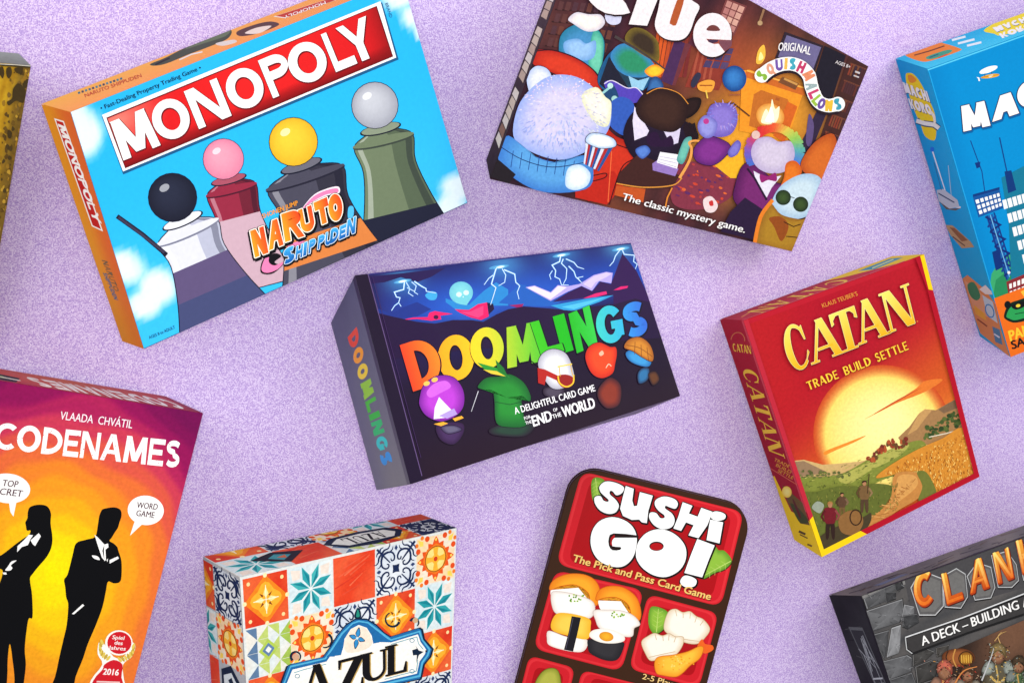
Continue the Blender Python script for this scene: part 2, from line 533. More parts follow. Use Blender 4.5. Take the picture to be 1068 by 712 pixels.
_TXT = {}
def text_mesh(s, off, shear):
    key = (s, off, shear)
    if key not in _TXT:
        def tris(body, o_, sh):
            c = bpy.data.curves.new('lettering', 'FONT')
            c.body = body; c.offset = o_; c.shear = sh; c.resolution_u = 3
            ob = bpy.data.objects.new('lettering', c)
            m = ob.to_mesh()
            out = [[(m.vertices[i].co.x, m.vertices[i].co.y) for i in p.vertices] for p in m.polygons]
            ob.to_mesh_clear()
            bpy.data.objects.remove(ob); bpy.data.curves.remove(c)
            return out
        T = tris(s, off, shear)
        cap = max(y for t in tris('H', 0, 0) for x, y in t)
        xs = [x for t in T for x, y in t]
        x0 = min(xs)
        T = [[(x - x0, y) for x, y in t] for t in T]
        _TXT[key] = (T, max(xs) - x0, cap)
    return _TXT[key]

GW = {'M': 1.05, 'O': 0.95, 'N': 0.85, 'P': 0.68, 'L': 0.58, 'Y': 0.85, 'C': 0.85, 'A': 0.9, 'T': 0.75, 'D': 0.82, 'E': 0.6, 'S': 0.62,
      'I': 0.24, 'G': 0.88, 'H': 0.78, 'U': 0.78, 'R': 0.72, 'K': 0.75, 'Z': 0.72, '!': 0.26, 'B': 0.68, ' ': 0.35, 'W': 1.1, 'Q': 0.95}
def glyph(ch, t, th, serif):
    """capital in the unit square: list of (sub-layer, polygon); t = thick stroke, th = thin stroke (fractions of the height/width)"""
    G = []
    def rect(x0, y0, x1, y1, z=0):
        G.append((z, [(x0, y0), (x1, y0), (x1, y1), (x0, y1)]))
    def diag(x0, y0, x1, y1, w_, z=1):
        G.append((z, [(x0 - w_ / 2, y0), (x0 + w_ / 2, y0), (x1 + w_ / 2, y1), (x1 - w_ / 2, y1)]))
    def arc(cx, cy, rx, ry, a0, a1, wx0, wx1, wy, z=0, n=20):
        """band of an ellipse; wx0 on the right, wx1 on the left, wy at top and bottom"""
        for i in range(n):
            q = []
            for a in (a0 + (a1 - a0) * i / n, a0 + (a1 - a0) * (i + 1) / n):
                c, s = math.cos(math.radians(a)), math.sin(math.radians(a))
                wx = wx0 if c > 0 else wx1
                q.append(((cx + rx * c, cy + ry * s), (cx + (rx - wx) * c, cy + (ry - wy) * s)))
            G.append((z, [q[0][0], q[1][0], q[1][1], q[0][1]]))
    def path(pts, w_, z=0):
        P = pts
        L_ = []
        for i in range(len(P)):
            a, b = P[max(0, i - 1)], P[min(len(P) - 1, i + 1)]
            d = (b[0] - a[0], b[1] - a[1]); l = math.hypot(*d)
            ww = w_[i] if hasattr(w_, '__len__') else w_
            L_.append(((P[i][0] - d[1] / l * ww / 2, P[i][1] + d[0] / l * ww / 2), (P[i][0] + d[1] / l * ww / 2, P[i][1] - d[0] / l * ww / 2)))
        for i in range(len(P) - 1):
            G.append((z, [L_[i][0], L_[i + 1][0], L_[i + 1][1], L_[i][1]]))
    s = 0.045 if serif else 0
    def foot(x, y, w_, z=2):
        if serif:
            y0 = y if y < 0.5 else y - s
            rect(x - w_ / 2, y0, x + w_ / 2, y0 + s, z)
    if ch == 'I':
        rect(0, 0, 1, 1) if not serif else rect(0.3, 0, 0.7, 1)
    elif ch == '!':
        G.append((0, [(0.0, 1), (1, 1), (0.85, 0.33), (0.15, 0.33)])); rect(0.08, 0, 0.92, 0.22)
    elif ch == 'L':
        rect(0.0 + 0.1 * (s > 0), 0, t + 0.1 * (s > 0), 1); rect(t + 0.1 * (s > 0), 0, 1, th)
        if serif:
            foot(t / 2 + 0.1, 1, t + 0.26); foot(t / 2 + 0.08, 0, t + 0.2); G.append((1, [(0.82, 0), (1, 0), (1.0, 0.34), (0.95, 0.34)]))
    elif ch == 'E':
        rect(0, 0, t, 1); rect(t, 0, 1, th); rect(t, 1 - th, 1, 1); rect(t, 0.5 - th / 2, 0.88, 0.5 + th / 2)
    elif ch == 'H':
        rect(0, 0, t, 1); rect(1 - t, 0, 1, 1); rect(t, 0.5 - th / 2, 1 - t, 0.5 + th / 2)
    elif ch == 'T':
        rect(0.5 - t / 2, 0, 0.5 + t / 2, 1 - th); rect(0, 1 - th, 1, 1)
        if serif:
            foot(0.5, 0, t + 0.28); G.append((1, [(0, 1), (0.05, 1), (0.10, 0.74), (0.0, 0.70)])); G.append((1, [(1, 1), (0.95, 1), (0.90, 0.74), (1.0, 0.70)]))
            G.append((2, [(0, 1 - th), (0.22, 1 - th), (0.05, 0.8), (0.02, 0.8)])); G.append((2, [(1, 1 - th), (0.78, 1 - th), (0.95, 0.8), (0.98, 0.8)]))
    elif ch == 'N':
        rect(0, 0, th, 1); rect(1 - th, 0, 1, 1); diag(1 - t * 0.6, 0, t * 0.6, 1, t * 1.15)
        if serif:
            foot(th / 2, 0, th + 0.22); foot(th / 2, 1, th + 0.24); foot(1 - th / 2, 1, th + 0.24)
    elif ch == 'M':
        diag(th * 0.5, 0, th * 0.75, 1, th, 0); diag(1 - th * 0.5, 0, 1 - th * 0.75, 1, th, 0)
        diag(0.5, 0.08, th * 0.75, 1, t * 1.0, 1); diag(0.5, 0.08, 1 - th * 0.75, 1, t * 1.0, 2)
    elif ch == 'W':
        diag(0.27, 0, t * 0.5, 1, t, 0); diag(0.73, 0, 1 - t * 0.5, 1, t, 0); diag(0.27, 0, 0.5, 0.9, t * 0.9, 1); diag(0.73, 0, 0.5, 0.9, t * 0.9, 2)
    elif ch == 'A':
        diag(th / 2, 0, 0.5 - t * 0.1, 1, th, 0); diag(1 - t / 2, 0, 0.5, 1, t, 1); rect(0.24, 0.26, 0.76, 0.26 + th * (0.7 if serif else 0.75), 2)
        if serif:
            foot(th / 2, 0, 0.30); foot(1 - t / 2, 0, t + 0.22)
    elif ch == 'Y':
        diag(0.5, 0.42, t / 2, 1, t, 0); diag(0.5, 0.42, 1 - t / 2, 1, t, 1); rect(0.5 - t / 2, 0, 0.5 + t / 2, 0.44, 2)
    elif ch == 'K':
        rect(0, 0, t, 1); diag(t, 0.40, 1 - t / 2, 1, t, 1); diag(1 - t / 2, 0, t * 1.4, 0.56, t, 2)
    elif ch == 'Z':
        rect(0, 1 - th, 1, 1); rect(0, 0, 1, th); diag(t * 0.6, th, 1 - t * 0.6, 1 - th, t * 1.25, 1)
        if serif:
            G.append((2, [(0, 1), (0.12, 1), (0.05, 0.72), (0, 0.72)])); G.append((2, [(1, 0), (0.88, 0), (0.95, 0.30), (1, 0.30)]))
    elif ch in 'OQ':
        arc(0.5, 0.5, 0.5, 0.5, 0, 360, t, t, th, n=32)
        if ch == 'Q':
            diag(0.95, -0.05, 0.6, 0.35, t, 1)
    elif ch in 'CG':
        e = 48 if ch == 'C' else 38
        arc(0.52, 0.5, 0.52, 0.5, e, 360 - e, th if serif else t, t, th, n=26)
        if ch == 'G':
            rect(0.56, 0.5 - th * 0.6, 1.0, 0.5 + th * 0.35, 1); rect(1 - t, 0.16, 1.0, 0.5, 2)
        if serif:
            G.append((1, [(0.80, 0.86), (0.93, 0.92), (0.98, 0.60), (0.93, 0.60)])); G.append((1, [(0.80, 0.14), (0.90, 0.22), (1.0, 0.30), (0.96, 0.36), (0.86, 0.22)]))
    elif ch == 'D':
        rect(0, 0, t, 1); arc(t, 0.5, 1 - t, 0.5, -90, 90, t, t, th, n=18)
    elif ch == 'P':
        rect(0, 0, t, 1); rect(t, 1 - th, 0.5, 1); rect(t, 0.42, 0.5, 0.42 + th); arc(0.5, 0.71, 0.5, 0.29, -90, 90, t, t, th, n=14)
    elif ch in 'RB':
        rect(0, 0, t, 1); rect(t, 1 - th, 0.5, 1); rect(t, 0.45, 0.5, 0.45 + th); arc(0.5, 0.725, 0.46, 0.275, -90, 90, t, t, th, n=14)
        if ch == 'R':
            diag(1 - t * 0.5, 0, 0.5, 0.5, t * 1.1, 1)
        else:
            rect(t, 0, 0.5, th, 1); arc(0.5, 0.25, 0.5, 0.25, -90, 90, t, t, th, 1, n=14)
    elif ch == 'U':
        rect(0, 0.36, t, 1); rect(1 - th, 0.36, 1, 1); arc(0.5, 0.36, 0.5, 0.36, 180, 360, th, t, th if not serif else 0.09, n=18)
        if serif:
            foot(t / 2, 1, t + 0.22); foot(1 - th / 2, 1, th + 0.26)
    elif ch == 'S':
        P = []
        for a in range(30, 271, 15):
            P.append((0.5 + (0.5 - t / 2) * math.cos(math.radians(a)), 0.74 + (0.26 - th / 2 + 0.0) * math.sin(math.radians(a))))
        for a in range(75, -151, -15):
            P.append((0.5 + (0.5 - t / 2) * math.cos(math.radians(a)), 0.27 + (0.27 - th / 2) * math.sin(math.radians(a))))
        n0 = len(G)
        path(P, (t + th) / 2 * 0.95)
        for i in range(n0, len(G)):
            G[i] = (((i - n0) % 6) * 0.45, G[i][1])
    return G

# ================================================================== sky blue box with red banner
def sky_box():
    B = Box('blue_orange', 'game_box', 'sky blue game box with a red and white title banner and orange sides', (60, 185, 240), (225, 130, 45), MAT_CARD,
            {'left': (222, 130, 42), 'top': (240, 165, 70), 'right': (60, 170, 225), 'bottom': (60, 170, 225)})
    A = Z(100, 0, 3.141); Bz = Z(240, 190, 6.475); C3 = Z(40, 180, 3.956); C1 = Z(0, 0, 3.956)
    # sky picture
    clouds = [(88, 140, 22, 30), (70, 118, 25, 18), (130, 280, 26, 20), (165, 300, 24, 22), (150, 318, 22, 16), (478, 195, 22, 16), (455, 222, 24, 14),
              (432, 18, 16, 14), (415, -4, 22, 16), (438, 34, 8, 8), (470, 215, 16, 20)]
    nz = [(R.uniform(0.05, 0.2), R.uniform(0.05, 0.2), R.uniform(0, 6)) for _ in range(6)]
    def sky(x, y, u, v):
        c = mixc((38, 182, 242), (66, 196, 248), sm(0.3, 1, v) * 0.6)
        k = 0
        wob = sum(math.sin(a * x + b * y + p) for a, b, p in nz) * 0.06
        for cx, cy, rx, ry in clouds:
            d = ((x - cx) / rx) ** 2 + ((y - cy) / ry) ** 2
            k = max(k, 1 - sm(0.25, 1.25, d + wob))
        return mixc(c, (238, 248, 254), k * 0.95)
    P = Print(B, 'front', 'sky_picture')
    P.grad([(73.3, 117), (419.7, -20.9), (487.7, 211.8), (150, 364)], 60, 44, sky)
    P.line([(73.6, 117.2), (150, 363.6), (487.4, 211.6)], 0.7, (20, 60, 110))
    P.done()
    # the four playing pawns printed on the sky
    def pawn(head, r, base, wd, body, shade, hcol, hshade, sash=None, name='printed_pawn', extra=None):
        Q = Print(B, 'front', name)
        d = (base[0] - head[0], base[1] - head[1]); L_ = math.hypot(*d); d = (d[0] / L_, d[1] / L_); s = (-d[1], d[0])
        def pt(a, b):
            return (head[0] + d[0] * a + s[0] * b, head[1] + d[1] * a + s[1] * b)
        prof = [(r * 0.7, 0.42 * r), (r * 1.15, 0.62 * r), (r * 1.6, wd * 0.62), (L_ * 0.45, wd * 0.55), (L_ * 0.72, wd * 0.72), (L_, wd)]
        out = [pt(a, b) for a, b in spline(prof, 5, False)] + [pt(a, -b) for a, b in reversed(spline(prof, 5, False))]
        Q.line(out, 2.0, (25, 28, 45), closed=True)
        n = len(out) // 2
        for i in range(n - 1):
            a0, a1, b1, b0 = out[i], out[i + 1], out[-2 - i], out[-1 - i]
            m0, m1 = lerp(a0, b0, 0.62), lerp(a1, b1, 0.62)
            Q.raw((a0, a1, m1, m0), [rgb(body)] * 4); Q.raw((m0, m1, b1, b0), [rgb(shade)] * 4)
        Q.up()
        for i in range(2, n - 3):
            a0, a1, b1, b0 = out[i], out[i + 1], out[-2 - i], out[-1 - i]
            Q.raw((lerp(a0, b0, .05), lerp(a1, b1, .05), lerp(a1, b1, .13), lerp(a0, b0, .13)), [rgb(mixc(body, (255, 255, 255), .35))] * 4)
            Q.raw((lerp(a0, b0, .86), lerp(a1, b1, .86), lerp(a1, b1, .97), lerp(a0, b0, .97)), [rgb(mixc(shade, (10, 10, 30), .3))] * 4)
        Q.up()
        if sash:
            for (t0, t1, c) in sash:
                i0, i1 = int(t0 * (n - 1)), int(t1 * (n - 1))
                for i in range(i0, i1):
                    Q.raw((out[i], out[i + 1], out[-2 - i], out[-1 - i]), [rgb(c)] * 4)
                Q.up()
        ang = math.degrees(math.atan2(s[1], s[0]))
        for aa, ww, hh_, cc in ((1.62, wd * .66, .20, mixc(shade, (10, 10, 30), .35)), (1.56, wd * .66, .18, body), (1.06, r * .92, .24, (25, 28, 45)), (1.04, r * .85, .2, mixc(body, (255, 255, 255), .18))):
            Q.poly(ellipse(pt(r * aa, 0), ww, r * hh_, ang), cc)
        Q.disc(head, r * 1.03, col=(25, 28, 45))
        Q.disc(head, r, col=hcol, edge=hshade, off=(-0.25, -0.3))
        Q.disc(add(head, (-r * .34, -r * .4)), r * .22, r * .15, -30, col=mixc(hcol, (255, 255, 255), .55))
        if extra:
            extra(Q, pt)
        Q.done()
    def cane(Q, pt):
        Q.line(C3((325, 180), (430, 255), (530, 340)), 4.6, (30, 28, 44)); Q.line(C3((330, 184), (430, 258), (520, 330)), 2.6, (62, 56, 80))
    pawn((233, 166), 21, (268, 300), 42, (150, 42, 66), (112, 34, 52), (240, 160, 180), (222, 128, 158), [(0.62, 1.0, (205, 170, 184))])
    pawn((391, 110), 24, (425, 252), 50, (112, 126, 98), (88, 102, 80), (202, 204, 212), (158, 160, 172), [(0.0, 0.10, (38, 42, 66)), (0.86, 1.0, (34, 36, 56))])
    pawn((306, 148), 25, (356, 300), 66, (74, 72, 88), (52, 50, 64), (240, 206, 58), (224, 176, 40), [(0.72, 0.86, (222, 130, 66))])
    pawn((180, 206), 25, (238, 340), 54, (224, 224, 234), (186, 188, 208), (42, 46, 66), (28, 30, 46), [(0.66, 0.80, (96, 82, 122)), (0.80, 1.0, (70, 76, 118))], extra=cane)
    # banner
    P = Print(B, 'front', 'title_banner')
    P.poly([add(p, (1.2, 1.8)) for p in A((16, 376), (934, 3), (988, 190), (86, 566))], (28, 90, 135))
    P.poly(A((20, 377), (932, 5), (984, 189), (89, 562)), (252, 252, 250))
    P.poly(A((34, 386), (920, 20), (974, 186), (96, 552)), (110, 16, 24))
    def red(x, y, u, v):
        c = mixc((232, 34, 34), (205, 22, 30), abs(u - .5) * 1.2)
        c = mixc(c, (112, 12, 18), sm(0.72, 1.0, v) * 0.85)
        c = mixc(c, (128, 18, 22), max(0, sm(0.93, 1, u)) * .6)
        return mixc(c, (246, 150, 130), max(0, 1 - math.hypot((u - 0.02) * 5, (v - 0.12) * 1.5)) * 0.9)
    P.grad(A((39, 389), (917, 24), (969, 184), (97, 546)), 24, 8, red)
    bo = P.done()
    T = Print(B, 'front', 'title_lettering', bo)
    p0, p1 = A(96, 524), A(905, 188)
    ey = (-50 / 3.141, -123 / 3.141)
    seq = [('M', -6, 132), ('O', 128, 122), ('N', 262, 116), ('O', 390, 122), ('P', 525, 88), ('O', 610, 126), ('L', 748, 76), ('Y', 800, 108)]
    ux = ((p1[0] - p0[0]), (p1[1] - p0[1])); ul = math.hypot(*ux); ux = (ux[0] / ul / 3.141, ux[1] / ul / 3.141)
    kk = 0
    for c, x, wd in seq:
        kk = max(kk, T.letter(c, add(p0, ux, x), (ux[0] * wd, ux[1] * wd), ey, (254, 254, 252), t=0.245, th=0.215, outline=0.9, ocol=(110, 14, 22), shift=(0.5, 0.8), sub=6))
    T.up(kk)
    T.done()
    P = Print(B, 'front', 'slogan')
    P.text('• Fast-Dealing Property Trading Game •', A(18, 362), A(346, 228), 4.4, (14, 18, 40), 0.014)
    P.text('AGES 8 to ADULT', (156, 353.5), (183, 342.2), 3.0, (18, 40, 70), 0.006)
    P.text('BRAND', (401.5, 4), (406.5, 19), 3.2, (40, 90, 130), 0.0)
    P.done()
    # round logo with lettering
    P = Print(B, 'front', 'lettered_logo')
    P.blob(Bz((205, 600), (225, 520), (300, 480), (345, 500), (300, 540), (350, 560), (370, 545), (300, 610), (240, 622)), (20, 18, 24))
    P.blob(Bz((212, 590), (232, 520), (262, 492), (262, 540), (300, 562), (360, 540), (320, 588), (250, 612)), (240, 130, 180))
    P.blob(Bz((480, 190), (560, 90), (650, 45), (730, 30), (735, 75), (650, 92), (560, 140)), (250, 235, 245))
    P.blob(Bz((488, 182), (562, 98), (650, 55), (722, 42), (726, 70), (650, 84), (560, 130)), (240, 130, 180))
    P.blob(Bz((380, 440), (440, 405), (520, 400), (470, 440), (400, 470)), (240, 130, 180))
    P.blob(Bz((800, 170), (830, 165), (835, 215), (815, 270), (795, 235)), (80, 190, 245))
    kk = 0
    for c, p, e, u, tt in (('N', (168, 510), (92, -34), (-34, -180), .34), ('A', (262, 462), (100, -40), (-10, -190), .30), ('R', (372, 406), (130, -42), (-28, -190), .30),
                           ('U', (488, 350), (90, -36), (-30, -160), .32), ('T', (592, 300), (92, -40), (-30, -160), .36), ('O', (676, 278), (92, -34), (-22, -180), .36)):
        def fire(x, y):
            return mixc((252, 176, 38), (238, 62, 34), x * 0.8 + y * 0.25)
        pp = Bz(*p); ee = (e[0] / 6.475, e[1] / 6.475); uu = (u[0] / 6.475, u[1] / 6.475)
        P.letter(c, pp, ee, uu, (16, 14, 20), t=tt, outline=3.0, ocol=(16, 14, 20), shift=(0.4, 1.4), sub=8)
        P.b.layers['front'] += 28
        P.letter(c, pp, ee, uu, fire, t=tt, outline=1.0, ocol=(255, 250, 235), sub=8)
        P.b.layers['front'] -= 28
    P.up(56)
    xs = [355, 440, 492, 528, 590, 640, 676, 735, 785]
    for i, c in enumerate('SHIPPUDEN'):
        x = xs[i]
        y = 565 - (x - 355) * 0.46
        wd = {'S': 78, 'H': 46, 'I': 22, 'D': 52, 'N': 58}.get(c, 44)
        hh = {'S': 112, 'N': 112, 'D': 100}.get(c, 92)
        pp = Bz(x, y); ee = (wd / 6.475, -wd * .44 / 6.475); uu = (8 / 6.475, -hh / 6.475)
        P.letter(c, pp, ee, uu, (14, 14, 24), t=.28, outline=2.0, ocol=(14, 14, 24), shift=(0.2, 1.0), sub=6)
        P.b.layers['front'] += 22
        P.letter(c, pp, ee, uu, lambda u, v: mixc((20, 90, 175), (70, 180, 240), v), t=.28, outline=0.6, ocol=(235, 248, 255), sub=6)
        P.b.layers['front'] -= 22
    P.up(44)
    P.text('SHONEN JUMP', Bz(222, 246), Bz(462, 152), 4.6, (238, 150, 40), 0.02, shear=0.15)
    P.done()
    # left side
    P = Print(B, 'left', 'side_panel')
    def amber(x, y, u, v):
        return mixc(mixc((228, 148, 40), (222, 104, 48), sm(0.1, 0.9, u)), (198, 120, 34), sm(0.5, 1, v) * 0.6)
    P.grad(B.quad('left'), 6, 10, amber)
    P.poly([(56.5, 123.5), (66.5, 126.5), (107.5, 241.5), (95.8, 236)], (250, 246, 240))
    P.poly([(58.2, 125.4), (65.8, 127.8), (105.4, 239.2), (96.6, 235)], (196, 36, 34))
    P.word('MONOPOLY', (60.0, 129), (97.8, 231), (8.4, 2.8), (250, 248, 244), t=.24, th=.22, gap=0.06)
    P.word('NARUTO', (106, 271), (119, 303), (6, 1.5), [(120, 96, 70), (150, 100, 60)], t=.26)
    P.word('SHIPPUDEN', (107, 284), (119, 312), (4.4, 1), (70, 100, 130), t=.26)
    P.done()
    # top side
    P = Print(B, 'top', 'top_panel')
    P.grad(B.quad('top'), 14, 3, lambda x, y, u, v: mixc(mixc((246, 178, 74), (250, 160, 86), v), (240, 150, 80), u * .6))
    P.blob(C1((620, 265), (680, 240), (760, 200), (860, 160), (950, 125), (940, 160), (860, 195), (780, 225), (690, 262), (640, 272)), (70, 76, 60))
    P.blob(C1((760, 205), (850, 165), (945, 125), (930, 150), (840, 180)), (104, 116, 88))
    P.blob(C1((890, 180), (960, 165), (975, 175), (920, 190)), (226, 214, 206))
    P.blob(C1((980, 130), (1060, 100), (1120, 90), (1150, 105), (1060, 140), (990, 150)), (90, 60, 56))
    P.blob(C1((1010, 138), (1060, 115), (1120, 108), (1070, 138)), (240, 220, 206))
    P.line(C1((740, 248), (790, 225), (835, 215)), 1.3, (230, 228, 226)); P.line(C1((640, 268), (700, 240)), 1.6, (30, 30, 34))
    for k in range(13):
        a = lerp(C1(322, 385), C1(510, 322), k / 13); P.line([a, add(a, (2.2, -.8))], 2.2, [(40, 110, 130), (60, 70, 90), (70, 130, 140)][k % 3])
    P.text('NARUTO SHIPPUDEN', C1(352, 402), C1(585, 318), 3.6, (196, 70, 40), 0.02)
    q = Z(240, 0, 3.956)((178, 70), (420, -8), (440, 0), (225, 76))
    P.poly(q, (250, 240, 225)); P.poly([lerp(p, (322, 8), .06) for p in q], (196, 60, 40))
    P.text('MONOPOLY', (339, 1.5), (296, 17.0), 2.8, (250, 246, 240), 0.02)
    P.done()
sky_box()

# ================================================================== box with a painted firelit room
def room_box():
    B = Box('mystery_room', 'game_box', 'dark game box with a painted firelit study and large white title, lying upper middle', (62, 38, 40), (50, 34, 36), MAT_PAINT,
            {'left': (74, 52, 44), 'bottom': (60, 36, 36), 'right': (60, 36, 36)})
    C = Z(500, 0, 3.956); D = Z(680, 0, 3.956); E = Z(600, 110, 3.956); F = Z(620, 0, 5.933); G = Z(780, 60, 8.9)
    P = Print(B, 'front', 'room_picture')
    glows = [((806, 118), 74, (255, 170, 44), 1.0), ((756, 160), 54, (252, 184, 40), 0.95), ((700, 60), 40, (196, 84, 40), 0.55), ((770, 60), 55, (190, 80, 48), 0.6),
             ((790, 160), 40, (250, 160, 50), 0.7), ((575, 30), 50, (112, 62, 50), 0.6), ((730, 190), 40, (150, 60, 70), 0.6), ((880, 110), 30, (96, 56, 46), .6), ((640, 225), 50, (140, 74, 44), 0.7)]
    def room(x, y, u, v):
        c = mixc((44, 26, 40), (70, 36, 48), 0.5 + 0.5 * math.sin(x * 0.21 + y * 0.09))
        for (gx, gy), r, k, a in glows:
            c = mixc(c, k, a * math.exp(-((x - gx) ** 2 + (y - gy) ** 2) / (r * r * 0.7)))
        return c
    P.grad(B.quad('front'), 60, 40, room)
    # shelves at the upper left
    for k in range(5):
        a = C(270 + k * 14, 190 - k * 50); b = C(640, 130 - k * 50 + 160)
        P.line([a, C(520 + k * 20, 215 - k * 52)], 1.6, (54, 30, 32))
        for i in range(9):
            q = lerp(a, C(520 + k * 20, 215 - k * 52), (i + .3) / 9)
            P.poly([q, add(q, (5, 1)), add(q, (7.5, -8)), add(q, (2.5, -9))], mixc((110, 62, 48), (74, 48, 60), R.random()))
    # curtains and walls in the middle
    for k in range(9):
        t = k / 8
        P.poly(F((400 + 26 * k, 120), (420 + 26 * k, 120), (360 + 26 * k, 480), (338 + 26 * k, 480)), mixc((222, 92, 36), (120, 44, 44), abs(t - 0.15) * 1.3 + R.uniform(-.1, .1)))
    P.poly(F((500, 240), (560, 270), (480, 530), (410, 500)), (74, 44, 84))
    P.poly(F((560, 270), (600, 270), (500, 530), (480, 530)), (110, 52, 60))
    P.poly(F((640, 320), (840, 380), (770, 560), (560, 540)), (142, 56, 44))
    P.poly(D((150, 180), (215, 60), (235, 60), (180, 200)), (90, 44, 60))
    for k in range(4):
        P.poly(D((190 + 24 * k, 200 - 10 * k), (200 + 24 * k, 200 - 10 * k), (170 + 24 * k, 330), (160 + 24 * k, 330)), (168, 80, 60))
    # window
    P.poly(D((306, -6), (392, 26), (338, 150), (262, 112)), (120, 62, 62))
    for i in range(3):
        for j in range(4):
            h = homography(D((310, 0), (386, 30), (338, 138), (270, 106)))
            P.poly([h((i + a) / 3, (j + b) / 4) for a, b in ((.08, .08), (.92, .08), (.92, .92), (.08, .92))], mixc((216, 164, 146), (180, 116, 112), R.random()))
    for i in range(3):
        for j in range(3):
            h = homography(D((250, 190), (340, 200), (310, 290), (205, 280)))
            P.poly([h((i + a) / 3, (j + b) / 3) for a, b in ((.08, .08), (.92, .08), (.92, .92), (.08, .92))], mixc((64, 56, 96), (92, 70, 106), R.random()))
    # lamp chain, candles
    P.line(D((462, 40), (440, 105)), 2.4, (150, 110, 80)); P.disc(D(446, 96), 2.6, col=(186, 150, 110))
    P.blob(D((430, 260), (438, 210), (462, 186), (468, 230), (452, 262)), (250, 190, 70)); P.blob(D((440, 250), (448, 215), (460, 240)), (255, 236, 150))
    # picture and dark panels
    P.poly(D((548, 132), (708, 190), (672, 300), (508, 240)), (48, 36, 48)); P.poly(D((556, 146), (698, 196), (664, 290), (520, 236)), (112, 104, 146))
    P.poly(D((712, 190), (800, 230), (740, 420), (650, 380)), (34, 30, 42)); P.poly(D((700, 420), (740, 420), (650, 640), (600, 620)), (52, 40, 64))
    P.blob(D((650, 470), (668, 520), (656, 600), (636, 590), (640, 520)), (96, 78, 124))
    # bookcase at the right
    P.poly(D((812, 236), (896, 276), (730, 712), (650, 690)), (70, 40, 38))
    for k in range(7):
        a, b = D(818 - k * 26, 262 + k * 70), D(884 - k * 26, 288 + k * 70)
        P.line([a, b], 1.6, (116, 66, 48))
        for i in range(7):
            q = lerp(a, b, (i + .4) / 7)
            P.poly([q, add(q, (1.6, .6)), add(q, (-2.4, 12)), add(q, (-4.2, 11.4))], R.choice([(98, 50, 44), (76, 44, 50), (122, 72, 50), (60, 44, 60), (134, 60, 44)]))
    # fireplace
    P.poly(D((372, 292), (402, 288), (628, 372), (560, 580), (360, 540)), (240, 150, 40))
    P.poly(D((392, 288), (640, 362), (628, 396), (380, 318)), (206, 104, 40)); P.line(D((392, 292), (636, 366)), 1.6, (248, 180, 76))
    P.poly(D((540, 318), (606, 345), (592, 372), (520, 340)), (120, 74, 46)); P.line(D((545, 325), (600, 350)), 2.2, (206, 150, 80))
    P.poly(D((420, 390), (450, 372), (560, 410), (576, 450), (520, 560), (400, 520)), (196, 108, 40))
    for k in range(14):
        q = D(R.uniform(425, 560), R.uniform(390, 520)); P.poly([q, add(q, (4, 1.4)), add(q, (3, 4)), add(q, (-1, 2.6))], mixc((224, 140, 60), (168, 82, 36), R.random()))
    P.poly(D((560, 420), (600, 440), (545, 590), (500, 560)), (214, 100, 36))
    P.disc(D(488, 480), 15, 13, 20, (255, 226, 140), (226, 140, 52))
    P.blob(D((450, 500), (470, 450), (486, 470), (495, 410), (508, 450), (526, 440), (520, 490), (500, 512), (468, 512)), (255, 246, 206))
    P.blob(D((466, 500), (480, 470), (492, 440), (504, 480), (500, 505)), (255, 255, 244))
    # floor and rug
    P.blob(E((420, 250), (560, 240), (660, 300), (640, 380), (520, 430), (400, 400)), (132, 52, 70))
    for k in range(44):
        a = R.uniform(0, 6.28); r = R.uniform(.2, 1); q = E(520 + 120 * r * math.cos(a), 330 + 90 * r * math.sin(a))
        P.disc(q, R.uniform(1, 3.2), R.uniform(.7, 1.6), 20, R.choice([(206, 70, 50), (96, 44, 96), (176, 62, 62), (122, 46, 80), (226, 104, 52)]))
    P.poly(E((560, 236), (690, 180), (700, 300), (640, 300)), (244, 180, 40))
    P.blob(E((528, 390), (560, 375), (588, 410), (572, 440), (538, 436)), (238, 214, 214)); P.blob(E((552, 398), (566, 392), (570, 412), (556, 414)), (206, 52, 52))
    # balloon shade
    P.disc(D(340, 325), 12.6, 13.5, 0, (60, 130, 200), (24, 66, 132), (-.1, -.1)); P.line(D((318, 392), (365, 392)), 1.4, (160, 90, 60))
    # machine on the far table
    P.blob(F((640, 520), (700, 495), (745, 510), (720, 570), (650, 560)), (238, 160, 60)); P.line(F((650, 530), (730, 530)), 1.2, (150, 70, 30)); P.blob(F((610, 480), (640, 450), (660, 470), (620, 540), (596, 530)), (52, 50, 72))
    P.line(F((690, 560), (700, 610)), 1.6, (230, 190, 80)); P.line(F((720, 650), (860, 640), (960, 720)), 1.6, (90, 48, 34))
    P.done()
    # soft toys and furniture printed in the room, plain and without faces
    def toy(shapes, name='printed_cushion'):
        Q = Print(B, 'front', name)
        for i, s in enumerate(shapes):
            Q.rim = ((34, 20, 34), 1.1) if i == 0 else None
            s(Q)
        Q.done()
    def fluff(Q, c, rx, ry, n, cols, l=5.0, a0=0, a1=360, w_=1.6):
        for i in range(n):
            a = math.radians(R.uniform(a0, a1)); r = R.uniform(0.72, 1.0)
            p = (c[0] + rx * r * math.cos(a), c[1] + ry * r * math.sin(a))
            q = add(p, (math.cos(a) * l + R.uniform(-1.5, 1.5), math.sin(a) * l + R.uniform(-1.5, 1.5)))
            Q.line([p, q], w_, R.choice(cols), 0.3, up=False)
            if i % 3 == 2:
                Q.up()
        Q.up()
